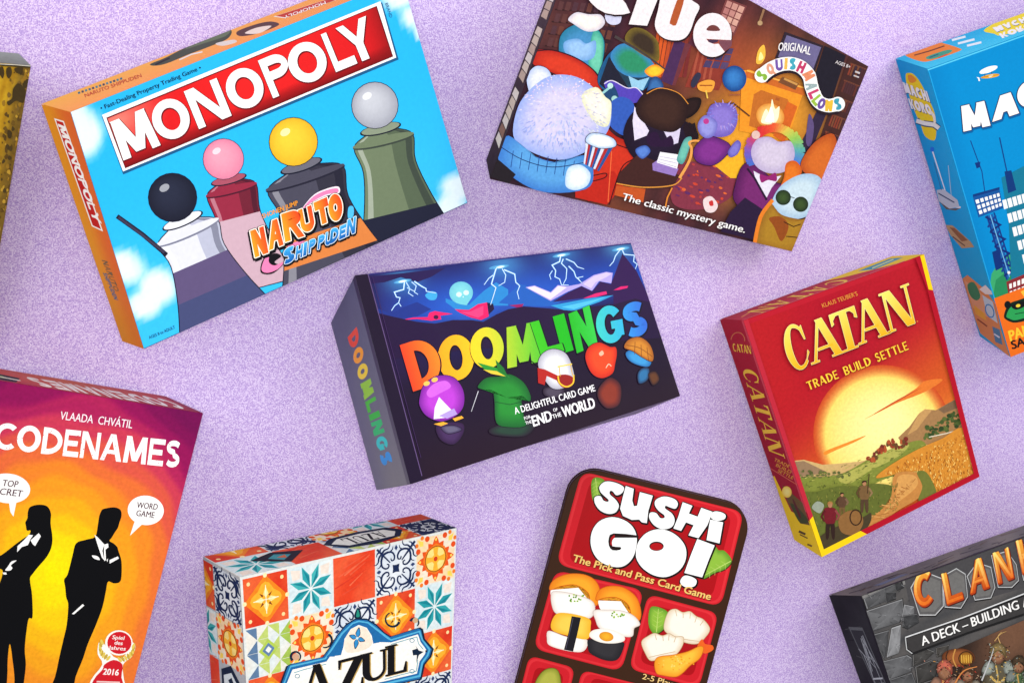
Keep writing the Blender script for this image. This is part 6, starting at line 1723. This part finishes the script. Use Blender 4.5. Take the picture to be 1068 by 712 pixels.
# ================================================================== grey stone-patterned box
def stone_box():
    B = Box('stone', 'game_box', 'dark grey game box with stone blocks and orange faceted lettering, in the bottom right corner', (48, 48, 50), (40, 40, 42), MAT_PAINT,
            {'left': (36, 36, 38), 'top': (78, 74, 70)})
    X = Z(850, 540, 4.138)
    q = B.quad('front'); h = homography(q)
    P = Print(B, 'front', 'stone_picture')
    P.grad(q, 30, 30, lambda x, y, u, v: mixc((66, 66, 68), (92, 88, 86), .5 + .5 * math.sin(x * .13 + y * .21)))
    P.poly(X((200, 330), (902, 82), (902, 100), (210, 350)), (126, 124, 122)); P.line(X((380, 250), (640, 160), (902, 70)), 1.5, (226, 226, 226))
    P.poly(X((386, 262), (902, 82), (902, 300), (420, 440)), (72, 70, 72))
    # rough stone blocks: dark joint, light rim, face
    def block(pts, c, tilt=.0):
        p = X(*pts)
        cc = (sum(a[0] for a in p) / len(p), sum(a[1] for a in p) / len(p))
        P.poly(p, (26, 26, 28)); P.poly([lerp(a, cc, .05) for a in p], mixc(c, (220, 220, 220), .35)); P.poly([lerp(add(a, (.4, .6)), cc, .09) for a in p], mixc(c, (10, 10, 10), .15))
        g = [lerp(a, cc, .12) for a in p]
        ci, ce = rgb(mixc(c, (200, 200, 200), .12)), rgb(mixc(c, (10, 10, 10), .22))
        for i in range(len(g)):
            j = (i + 1) % len(g)
            P.raw((cc, g[i], g[j]), (ci, ce, rgb(mixc(c, (255, 255, 255), .06))))
        P.up()
        for k in range(4):
            a = lerp(cc, R.choice(g), R.uniform(.2, .9)); P.line([a, add(a, (R.uniform(-4, 4), R.uniform(-2, 2)))], .6, R.choice([mixc(c, (0, 0, 0), .4), mixc(c, (255, 255, 255), .25)]), .2)
    for pts, c in (([(205, 350), (300, 300), (380, 268), (370, 290), (330, 320), (330, 350), (220, 395)], (78, 78, 80)), ([(340, 280), (376, 268), (384, 300), (350, 315)], (44, 44, 46)), ([(300, 320), (350, 318), (350, 350), (306, 366)], (48, 48, 50)),
                   ([(215, 400), (380, 345), (384, 420), (366, 450), (240, 490)], (98, 98, 100)), ([(384, 370), (430, 380), (428, 450), (370, 446)], (118, 118, 120)), ([(250, 500), (320, 480), (310, 560), (300, 610), (262, 545)], (70, 70, 72)),
                   ([(330, 470), (372, 456), (368, 560), (360, 584), (308, 604)], (136, 136, 138)), ([(280, 620), (400, 588), (420, 600), (418, 660), (320, 700), (300, 660)], (92, 92, 94)), ([(310, 700), (420, 664), (440, 720), (330, 760)], (72, 72, 74)),
                   ([(420, 580), (480, 560), (520, 575), (470, 620), (420, 640)], (58, 56, 54)), ([(430, 640), (500, 610), (540, 620), (520, 690), (440, 720)], (52, 50, 48)), ([(520, 560), (580, 545), (570, 590), (525, 600)], (60, 56, 52)), ([(430, 720), (520, 690), (600, 700), (560, 800), (440, 800)], (44, 40, 40)),
                   ([(380, 420), (440, 410), (450, 450), (400, 480), (376, 470)], (54, 54, 56))):
        block(pts, c)
    for k in range(26):
        p = X(R.uniform(210, 420), R.uniform(290, 700)); P.line([p, add(p, (R.uniform(-5, 5), R.uniform(-3, 3)))], .5, R.choice([(30, 30, 32), (150, 150, 152)]), .2)
    # dark cavern with warm light behind the figures
    P.grad(X((620, 560), (902, 440), (980, 900), (520, 900)), 14, 14, lambda x, y, u, v: mixc((50, 36, 30), (112, 78, 58), sm(.1, .8, u) * sm(1, .2, v)))
    P.done()
    # title letters on stone slabs
    T = Print(B, 'front', 'title_lettering')
    slabs = [[(412, 300), (440, 250), (500, 240), (552, 260), (556, 380), (520, 420), (450, 420)], [(548, 250), (610, 215), (650, 240), (660, 340), (630, 390), (560, 385)], [(655, 250), (700, 190), (760, 210), (778, 300), (760, 345), (690, 355)], [(760, 160), (830, 140), (870, 200), (880, 270), (850, 300), (790, 300)], [(870, 130), (940, 90), (990, 110), (1010, 230), (900, 270)], [(1000, 90), (1070, 60), (1110, 180), (1020, 220)]]
    for s in slabs:
        p = X(*s); c = (sum(a[0] for a in p) / len(p), sum(a[1] for a in p) / len(p))
        T.poly([add(a, (.5, 1.2)) for a in p], (30, 28, 28)); T.poly(p, (190, 190, 190)); T.poly([lerp(a, c, .05) for a in p], (92, 90, 90)); T.poly([lerp(a, c, .18) for a in p], (110, 108, 106))
    def fac(p, ex, ey, ch, t=.30, th=.22):
        p = X(*p); ex = (ex[0] / 4.138, ex[1] / 4.138); ey = (ey[0] / 4.138, ey[1] / 4.138)
        for d, c in (((.9, 1.7), (50, 14, 10)), ((.4, 1.1), (120, 34, 18)), ((0, .6), (176, 62, 20))):
            T.letter(ch, add(p, d), ex, ey, c, t=t, th=th, outline=.8, ocol=c, sub=4); T.b.layers['front'] += 15
        T.letter(ch, p, ex, ey, lambda u, v: mixc((196, 70, 16), (240, 170, 60), v), t=t, th=th)
        T.b.layers['front'] += 4
        T.letter(ch, add(p, (-.3, -.4)), ex, ey, lambda u, v: mixc((226, 106, 26), (255, 222, 120), v), t=t * .45, th=th * .45)
        T.b.layers['front'] -= 49
    fac((436, 392), (84, -30), (-14, -150), 'C')
    fac((572, 372), (68, -26), (-26, -130), 'L')
    fac((672, 326), (80, -30), (-8, -136), 'A')
    fac((792, 282), (66, -26), (-24, -130), 'N')
    fac((898, 240), (78, -30), (-30, -140), 'K')
    fac((1030, 190), (22, -8), (-26, -140), '!', 1, 1)
    T.up(55)
    T.done()
    P = Print(B, 'front', 'slogan_panel')
    P.poly(X((388, 512), (640, 430), (902, 330), (902, 420), (660, 500), (420, 590), (400, 570)), (28, 27, 28)); P.line(X((390, 514), (640, 428), (902, 326)), 1.3, (220, 220, 220)); P.line(X((390, 514), (396, 566), (420, 584)), 1, (190, 190, 190))
    P.poly(X((396, 518), (640, 438), (902, 338), (902, 410), (660, 490), (424, 578), (402, 562)), (58, 56, 56))
    P.text('A DECK – BUILDING', X(466, 552), X(884, 392), 9.2, (16, 14, 14), 0.03, upv=(-2.2, -9.0)); P.text('A DECK – BUILDING', X(464, 550), X(882, 390), 9.2, (250, 248, 244), 0.018, upv=(-2.2, -9.0))
    P.text('ADVENTURE', X(900, 384), X(1180, 276), 9.2, (250, 248, 244), 0.018, upv=(-2.2, -9.0))
    P.done()
    # barrel and adventurers at the bottom
    P = Print(B, 'front', 'printed_barrel')
    P.soft(X((550, 590), (580, 568), (640, 562), (680, 580), (690, 610), (660, 640), (600, 640), (556, 625)), (150, 86, 44), (84, 44, 24)); P.line(X((575, 572), (566, 600), (580, 636)), 1.4, (60, 36, 24), smooth=True); P.line(X((606, 564), (596, 604), (610, 640)), 1.4, (196, 140, 70), smooth=True)
    P.disc(X(652, 605), 7.6, 7.2, 0, (190, 130, 40), (112, 66, 24)); P.line(ellipse(X(652, 605), 7.6, 7.2), 1, (60, 36, 20), closed=True)
    for k in range(5):
        P.line([X(632 + k * 10, 590), X(634 + k * 10, 624)], .6, (232, 190, 80))
    P.done()
    def adventurer(cx, cy, s, coat, trim, metal, helm):
        Q = Print(B, 'front', 'printed_adventurer')
        def a(x, y):
            return X(cx + x * s, cy + y * s)
        Q.soft([a(-60, 130), (a(-66, 40)), a(-40, 0), a(0, -14), a(40, 0), a(66, 40), a(64, 130), a(0, 150)], coat, mixc(coat, (14, 10, 8), .75))
        Q.soft([a(-64, 30), a(-40, -6), a(-14, 10), a(-24, 44), a(-54, 52)], metal, mixc(metal, (20, 20, 20), .5)); Q.soft([a(20, 10), a(44, -4), a(70, 34), a(50, 56), a(26, 44)], metal, mixc(metal, (20, 20, 20), .5))
        Q.soft([a(-26, -10), a(-24, -50), a(0, -66), a(24, -50), a(24, -10), a(0, 10)], (150, 104, 76), (84, 54, 40))
        Q.soft([a(-30, -20), a(-30, -56), a(0, -78), a(30, -56), a(30, -18), a(18, -40), a(0, -48), a(-18, -38)], helm, mixc(helm, (20, 14, 10), .5))
        Q.line([a(-30, 56), a(0, 80), a(34, 60)], 2.2, trim, smooth=True); Q.line([a(-50, 100), a(0, 116), a(54, 100)], 2.4, mixc(trim, (20, 10, 6), .4), smooth=True); Q.line([a(-8, 14), a(0, 60), a(-6, 120)], 1.6, trim, 1)
        for k in range(110):
            p = a(R.gauss(0, 30), R.uniform(-74, 124)); Q.line([p, add(p, (R.uniform(-2.8, 2.8), R.uniform(-2.4, 2.4)))], R.uniform(.6, 1.5), R.choice([trim, metal, (30, 20, 16), (44, 30, 24), (70, 44, 32), mixc(coat, (255, 230, 200), .4)]), .3, up=(k % 5 == 0))
        Q.done()
    adventurer(560, 690, 1.05, (160, 70, 56), (206, 150, 80), (150, 110, 90), (196, 100, 80))
    adventurer(660, 700, .9, (120, 88, 62), (180, 60, 44), (140, 128, 112), (90, 60, 40))
    adventurer(790, 620, 1.1, (92, 84, 66), (206, 170, 90), (150, 156, 146), (134, 112, 70))
    adventurer(880, 660, .9, (66, 92, 60), (190, 150, 80), (120, 126, 120), (76, 60, 44))
    P = Print(B, 'front', 'printed_gear')
    P.line(X((775, 530), (800, 500), (826, 488)), 1.1, (190, 150, 90), .4, smooth=True); P.line(X((800, 540), (790, 510), (806, 490)), 1.0, (200, 160, 100), .4, smooth=True); P.line(X((720, 700), (760, 600), (772, 560)), 1.6, (190, 190, 190), .6); P.line(X((600, 720), (640, 660), (700, 640)), 1.8, (206, 130, 70), .8, smooth=True)
    P.done()
    ql = B.quad('left'); hl = homography(ql)
    P = Print(B, 'left', 'side_panel')
    P.grad(ql, 4, 20, lambda x, y, u, v: mixc((40, 42, 42), (26, 26, 28), .5 + .5 * math.sin(v * 22 + u * 3)))
    for k in range(22):
        v = R.uniform(.02, .8); P.line([hl(R.uniform(.1, .5), v), hl(R.uniform(.5, .95), v + R.uniform(-.02, .04))], .9, R.choice([(70, 72, 70), (16, 16, 18), (56, 58, 54)]), .3)
    P.poly([hl(.26, .10), hl(.70, .10), hl(.86, .30), hl(.48, .31)], (92, 96, 96)); P.poly([hl(.30, .11), hl(.68, .11), hl(.82, .29), hl(.50, .30)], (46, 48, 50))
    for k in range(11):
        a, b = hl(R.uniform(.34, .7), R.uniform(.11, .20)), hl(R.uniform(.45, .8), R.uniform(.2, .3)); P.line([a, lerp(a, b, .5), b], .8, (150, 156, 156), .4)
    P.line([hl(.47, .275), hl(.80, .27)], 1.8, (180, 186, 186)); P.line([hl(.5, .292), hl(.80, .287)], .8, (150, 156, 156))
    for i, ch in enumerate('CLANK!'):
        v0 = .40 + i * .07
        p = hl(.34, v0); e = hl(.34, v0 + (.05 if ch != '!' else .02)); u_ = hl(.66, v0)
        P.letter(ch, p, (e[0] - p[0], e[1] - p[1]), (u_[0] - p[0], u_[1] - p[1]), (120, 96, 40), t=.3)
    P.up(4)
    P.blob([hl(.66, .42), hl(.9, .40), hl(1.0, .48), hl(.9, .56), hl(.7, .52)], (122, 60, 36)); P.blob([hl(.75, .44), hl(.88, .43), hl(.93, .48), hl(.84, .52)], (176, 96, 56))
    P.poly([hl(.95, 0), hl(1, 0), hl(1, 1), hl(.95, 1)], (24, 24, 26))
    P.done()
    qt = B.quad('top'); ht = homography(qt)
    P = Print(B, 'top', 'top_panel')
    P.grad(qt, 24, 3, lambda x, y, u, v: mixc((108, 106, 100), (142, 136, 124), .5 + .5 * math.sin(u * 30 + v * 4)))
    for k in range(40):
        u_, v_ = R.uniform(0, .8), R.uniform(.1, .95); P.line([ht(u_, v_), ht(u_ + R.uniform(.02, .08), v_ + R.uniform(-.15, .15))], .8, R.choice([(46, 44, 42), (132, 126, 116), (112, 92, 66), (34, 34, 36)]), .3)
    P.poly([ht(.10, .55), ht(.22, .45), ht(.23, .6), ht(.11, .72)], (112, 126, 150)); P.line([ht(.03, .93), ht(1, .93)], 1.2, (36, 34, 34))
    P.done()
stone_box()

# ================================================================== blue box with city towers, right edge
def city_box():
    B = Box('city', 'game_box', 'blue game box with white lettering, an airship and city towers, cut by the right edge', (0, 142, 208), (0, 120, 180), MAT_CARD,
            {'left': (8, 150, 208), 'top': (30, 186, 232)})
    Y = Z(900, 0, 6.357); Y2 = Z(918, 60, 7.12); Y3 = Z(958, 150, 3.1)
    q = B.quad('front'); h = homography(q)
    P = Print(B, 'front', 'city_picture')
    P.grad(q, 10, 16, lambda x, y, u, v: mixc(mixc((0, 140, 206), (0, 146, 212), v), (0, 118, 186), sm(.08, 0, u) * .5))
    # hills and street
    P.poly(Y3((225, 500), (236, 420), (262, 380), (300, 350), (330, 310), (345, 500)), (60, 168, 110)); P.poly(Y3((240, 498), (250, 440), (300, 400), (345, 380), (345, 500)), (40, 140, 90))
    P.line([h(.004, .0), h(.004, 1)], 1.2, (30, 160, 220)); P.line([h(0, .004), h(1, .004)], 1.3, (90, 206, 240))  # lighter lines paint highlights on the left and top front edges
    P.done()
    def grid(P, pts, nx, ny, c, m=.14):
        g = homography(Y3(*pts))
        for i in range(nx):
            for j in range(ny):
                P.poly([g((i + a) / nx, (j + b) / ny) for a, b in ((m, m), (1 - m, m), (1 - m, 1 - m), (m, 1 - m))], c, up=False)
        P.up()
    P = Print(B, 'front', 'printed_tower')
    P.line(Y3((168, -10), (205, 90), (215, 160)), 1.0, (16, 60, 130)); P.poly(Y3((182, 62), (200, 58), (198, 76), (188, 80)), (14, 50, 120))
    P.poly(Y3((218, 236), (240, 226), (300, 420), (288, 440)), (24, 92, 166))
    P.line(Y3((222, 232), (250, 330), (286, 440)), 1.6, (16, 56, 130)); P.line(Y3((244, 222), (272, 310), (306, 416)), 1.6, (16, 56, 130))
    for k in range(4):
        a, b, c = Y3(216 + k * 15, 236 + k * 48), Y3(264 + k * 15, 262 + k * 46), Y3(232 + k * 15, 284 + k * 48)
        P.line([a, b, c], 2.1, (20, 44, 116)); P.line([Y3(250 + k * 14, 232 + k * 46), Y3(224 + k * 15, 270 + k * 48)], 2.0, (24, 60, 136))
    P.line(Y3((232, 230), (294, 430)), .9, (120, 190, 226)); P.disc(Y3(292, 416), 1.6, col=(240, 240, 240))
    P.poly(Y3((176, 172), (262, 148), (274, 208), (194, 238)), (20, 84, 156)); grid(P, ((180, 180), (262, 156), (272, 202), (196, 232)), 6, 3, (246, 246, 244), .16); P.poly(Y3((176, 172), (262, 148), (262, 140), (176, 164)), (14, 56, 124))
    P.done()
    P = Print(B, 'front', 'printed_tower')
    P.line(Y3((262, -20), (290, 110)), 1.2, (16, 60, 130)); P.poly(Y3((268, 110), (345, 70), (345, 420), (300, 440), (292, 260)), (22, 120, 150)); P.poly(Y3((278, 90), (300, 86), (316, 150), (290, 160)), (14, 56, 120))
    for k in range(5):
        grid(P, ((268 + 16 * k, 180 + 44 * k), (360 + 16 * k, 152 + 44 * k), (368 + 16 * k, 186 + 44 * k), (276 + 16 * k, 216 + 44 * k)), 6, 1, (246, 246, 244), .1)
    P.poly(Y3((238, 350), (262, 340), (270, 400), (250, 410)), (14, 50, 120))
    P.done()
    P = Print(B, 'front', 'printed_house')
    P.poly(Y3((284, 446), (345, 420), (345, 480), (292, 496)), (140, 44, 50)); grid(P, ((290, 450), (345, 428), (345, 478), (294, 496)), 4, 2, (250, 246, 240), .18)
    P.done()
    # airship
    P = Print(B, 'front', 'printed_airship')
    P.poly(ellipse(Y2(804, 92), 10.0, 3.0, -19, 22), (252, 252, 252)); P.poly(spline(Y2((745, 152), (790, 132), (850, 122), (884, 126), (870, 142), (800, 156)), 3), (240, 172, 50))
    P.poly(Y2((716, 146), (736, 150), (742, 176), (730, 176), (728, 160)), (250, 250, 250)); P.line(Y2((780, 120), (776, 140)), .6, (60, 80, 100)); P.line(Y2((830, 104), (828, 126)), .6, (60, 80, 100)); P.poly(Y2((800, 140), (830, 128), (846, 134), (812, 150)), (252, 240, 200)); P.line(Y2((752, 150), (880, 128)), .5, (170, 100, 30))
    P.done()
    # title
    T = Print(B, 'front', 'title_lettering')
    def L(ch, p, ex, ey, **k):
        p = Y2(*p); ex = (ex[0] / 7.12, ex[1] / 7.12); ey = (ey[0] / 7.12, ey[1] / 7.12)
        T.letter(ch, p, ex, ey, (20, 40, 90), outline=1.5, ocol=(4, 96, 160), shift=(.6, 1.2), sub=8, **k); T.b.layers['front'] += 27
        T.letter(ch, p, ex, ey, (20, 40, 90), outline=.8, ocol=(40, 30, 70), sub=8, **k); T.b.layers['front'] += 27
        T.letter(ch, p, ex, ey, (253, 250, 250), **k); T.b.layers['front'] -= 54
    L('M', (618, 552), (202, -46), (-32, -186), t=.26, th=.30)
    L('A', (832, 480), (200, -66), (0, -176), t=.36, th=.34)
    L('C', (1040, 400), (180, -64), (-40, -190), t=.34, th=.28)
    L('H', (1240, 330), (170, -60), (-46, -180), t=.34, th=.28)
    L('I', (1430, 262), (60, -20), (-46, -180))
    for k, ch in enumerate('KORO'):
        L(ch, (790 + k * 190, 760 - k * 66), (160, -56), (-46, -170), t=.32, th=.28) if False else None
    T.up(60)
    T.done()
    # orange corner with a green lizard head and lettering
    P = Print(B, 'front', 'maker_mark')
    P.poly(Y3((244, 500), (345, 462), (420, 440), (500, 660), (298, 690)), (240, 112, 28)); P.poly(Y3((330, 478), (345, 470), (345, 500)), (246, 190, 60))
    P.poly(spline(Y3((276, 556), (290, 520), (320, 506), (362, 500), (372, 560), (345, 572), (310, 578), (286, 570)), 4), (16, 40, 30)); P.poly(spline(Y3((284, 556), (296, 530), (322, 516), (360, 510), (366, 556), (345, 562), (312, 570), (292, 564)), 4), (44, 160, 84))
    P.disc(Y3(288, 520), 3.4, 4.0, 0, (16, 20, 24)); P.poly(spline(Y3((300, 524), (330, 510), (345, 512), (345, 524), (316, 536)), 3), (16, 20, 24)); P.disc(Y3(322, 523), 2.4, 1.7, -15, (244, 210, 60)); P.line(Y3((312, 550), (345, 544)), .8, (16, 60, 40))
    P.text('PANDA', Y3(298, 638), Y3(420, 592), 10.5, (250, 200, 50), 0.03, upv=(-2.5, -10.4)); P.text('SAURUS', Y3(304, 664), Y3(440, 614), 8.6, (24, 22, 24), 0.03, upv=(-2.0, -8.2))
    P.done()
    ql = B.quad('left'); hl = homography(ql)
    P = Print(B, 'left', 'side_panel')
    P.grad(ql, 4, 14, lambda x, y, u, v: mixc(mixc((0, 160, 222), (20, 176, 234), u), (60, 192, 226), sm(.4, .9, v) * .6))
    P.poly(spline(Y2((190, 130), (215, 116), (250, 128), (300, 190), (370, 330), (410, 440), (414, 590), (385, 616), (330, 580), (300, 500), (240, 360), (200, 220)), 4), (248, 218, 24))
    P.poly(spline(Y2((205, 136), (235, 132), (270, 170), (240, 190), (215, 180)), 3), (240, 150, 40))
    for s, a, b, hh in (('MACHI', (186, 262), (372, 334), 11.5), ('KORO', (232, 382), (392, 432), 11.0)):
        p0, p1 = Y2(*a), Y2(*b)
        for d, c in (((.8, .9), (12, 70, 110)), ((0, 0), (250, 250, 248))):
            P.word(s, add(p0, d), add(p1, d), (-3.6, -hh), c, t=.36, th=.3, gap=.07)
    P.line(Y2((270, 470), (330, 492), (400, 500), (436, 528)), 6.4, (12, 70, 110)); P.line(Y2((268, 470), (330, 490), (400, 500), (436, 526)), 4.4, (240, 244, 236))
    P.poly(spline(Y2((300, 432), (330, 446), (324, 470), (296, 462)), 3), (246, 226, 40)); P.line(Y2((370, 400), (400, 440), (404, 500)), 3.2, (250, 244, 226), 2, smooth=True)
    # small ferry and barge
    P.line(Y3((42, 14), (92, 170)), 1.4, (240, 246, 250), .9); P.disc(Y3(44, 18), 2.2, 2.6, 0, (30, 120, 230)); P.line(Y3((68, 176), (100, 200), (136, 206)), 2.0, (250, 250, 250)); P.poly(Y3((58, 150), (80, 146), (126, 182), (132, 204), (100, 210), (66, 186)), (196, 206, 214)); P.poly(Y3((66, 186), (100, 210), (136, 208), (120, 216), (90, 212)), (110, 100, 90)); P.line(Y3((64, 160), (116, 190)), 1.2, (30, 60, 100)); P.line(Y3((96, 70), (106, 170)), .6, (200, 220, 230)); P.line(Y3((50, 60), (74, 150)), .6, (60, 110, 150))
    P.poly(Y3((86, 262), (110, 264), (168, 316), (180, 334), (140, 338), (104, 296)), (196, 160, 112)); P.poly(Y3((100, 270), (116, 272), (160, 312), (140, 316)), (150, 100, 60)); P.line(Y3((110, 300), (150, 330)), 1.2, (110, 80, 60))
    P.poly(Y3((142, 436), (158, 424), (214, 470), (250, 520), (266, 600), (296, 690), (200, 612), (184, 570)), (236, 150, 84))
    P.poly(Y3((148, 440), (206, 486), (222, 560), (176, 530)), (240, 170, 120)); P.poly(spline(Y3((158, 456), (180, 448), (200, 490), (188, 506), (168, 492)), 3), (70, 140, 90)); P.poly(Y3((178, 520), (214, 548), (220, 572), (184, 550)), (250, 180, 60)); P.poly(Y3((206, 488), (240, 510), (256, 580), (222, 556)), (206, 222, 226))
    P.line(ellipse(Y3(230, 540), 4, 7, -20, 14), 1.2, (60, 140, 200), closed=True); P.poly(Y3((238, 590), (262, 600), (272, 650), (248, 640)), (90, 140, 170)); P.line(Y3((244, 614), (262, 626)), 1.4, (240, 240, 240)); P.line(Y3((190, 566), (222, 590)), 1.4, (150, 70, 40))
    P.poly(Y3((196, 470), (216, 456), (246, 488), (216, 486)), (244, 236, 226))
    P.done()
    qt = B.quad('top'); ht = homography(qt)
    P = Print(B, 'top', 'top_panel')
    P.grad(qt, 8, 2, lambda x, y, u, v: mixc((20, 176, 226), (60, 204, 240), v))
    P.poly(spline(Y((280, 368), (310, 345), (500, 288), (540, 290), (636, 320), (640, 340), (450, 405), (370, 405)), 3), (240, 134, 44)); P.line(Y((340, 368), (440, 340), (540, 306)), 1.3, (120, 60, 30)); P.poly(spline(Y((416, 386), (450, 366), (560, 332), (592, 340), (540, 368), (450, 394)), 3), (60, 160, 130)); P.line(Y((440, 384), (500, 360)), 1, (30, 70, 120)); P.line(Y((500, 384), (560, 360)), 1, (226, 60, 40))
    for a, b in (((590, 268), (680, 244)), ((630, 290), (740, 262)), ((690, 305), (785, 282))):
        P.line([Y(*a), Y(*b)], 2.2, (236, 246, 250))
    P.poly(spline(Y((800, 205), (880, 150), (980, 100), (1100, 70), (1200, 80), (1100, 180), (920, 236), (870, 225)), 3), (246, 224, 40))
    P.word('MACHI', Y(860, 190), Y(1090, 110), (4, 4.6), (60, 90, 110), t=.34); P.word('MACHI', Y(858, 186), Y(1088, 106), (4, 4.6), (250, 250, 246), t=.34); P.word('KORO', Y(900, 226), Y(1110, 150), (4, 4.6), (250, 250, 246), t=.34)
    P.done()
city_box()

# ================================================================== mottled gold box, left edge
def gold_box():
    B = Box('gold', 'game_box', 'gold box blotched with dark brown, only its corner showing at the left edge', (176, 132, 24), (120, 96, 40), MAT_PAINT,
            {'top': (134, 138, 132), 'right': (96, 74, 28)})
    q = B.quad('front')
    V7 = Z(0, 40, 3.56)
    P = Print(B, 'front', 'blotched_picture')
    def g(x, y, u, v):
        k = .5 + .25 * math.sin(x * .9 + y * .13) + .25 * math.sin(y * .21 + x * .3)
        c = mixc((206, 164, 36), (166, 120, 20), k)
        e = 32.5 - (y - 69) * .172
        return mixc(c, (104, 80, 34), sm(22, 3, e - x) * .85) if x < 60 else c
    P.grad(q, 60, 60, g)
    for k in range(170):
        y = R.uniform(68, 240); e = 32.5 - (y - 69) * .172
        x = e - abs(R.gauss(0, 9)); s = R.uniform(.6, 2.4)
        P.poly(spline([(x + s * R.uniform(.5, 1.2) * math.cos(a), y + s * R.uniform(.7, 1.8) * math.sin(a)) for a in (0, 1, 2.1, 3.1, 4.2, 5.2)], 3), R.choice([(92, 68, 28), (110, 82, 30), (128, 96, 34), (150, 112, 34), (186, 146, 50), (76, 60, 30), (120, 92, 40)]))
    for pts in (((-2, 110), (10, 106), (16, 130), (10, 150), (2, 140), (-6, 130)), ((24, 112), (40, 108), (44, 130), (34, 150), (24, 138)), ((54, 112), (84, 108), (80, 132), (60, 128)), ((48, 190), (66, 168), (84, 178), (96, 200), (86, 240), (60, 232), (34, 250), (26, 236), (44, 224)), ((84, 170), (104, 150), (104, 174), (92, 186)), ((30, 340), (44, 350), (40, 372), (28, 366))):
        P.blob(V7(*pts), (66, 52, 26), 4)
    P.line(V7((0, 100), (60, 104), (116, 108)), 1.6, (64, 54, 30)); P.line(V7((0, 96), (60, 99), (116, 104)), .8, (206, 204, 190))
    P.done()
    P = Print(B, 'top', 'top_panel')
    P.grad(B.quad('top'), 10, 3, lambda x, y, u, v: mixc((150, 156, 150), (124, 128, 122), v))
    P.done()
gold_box()
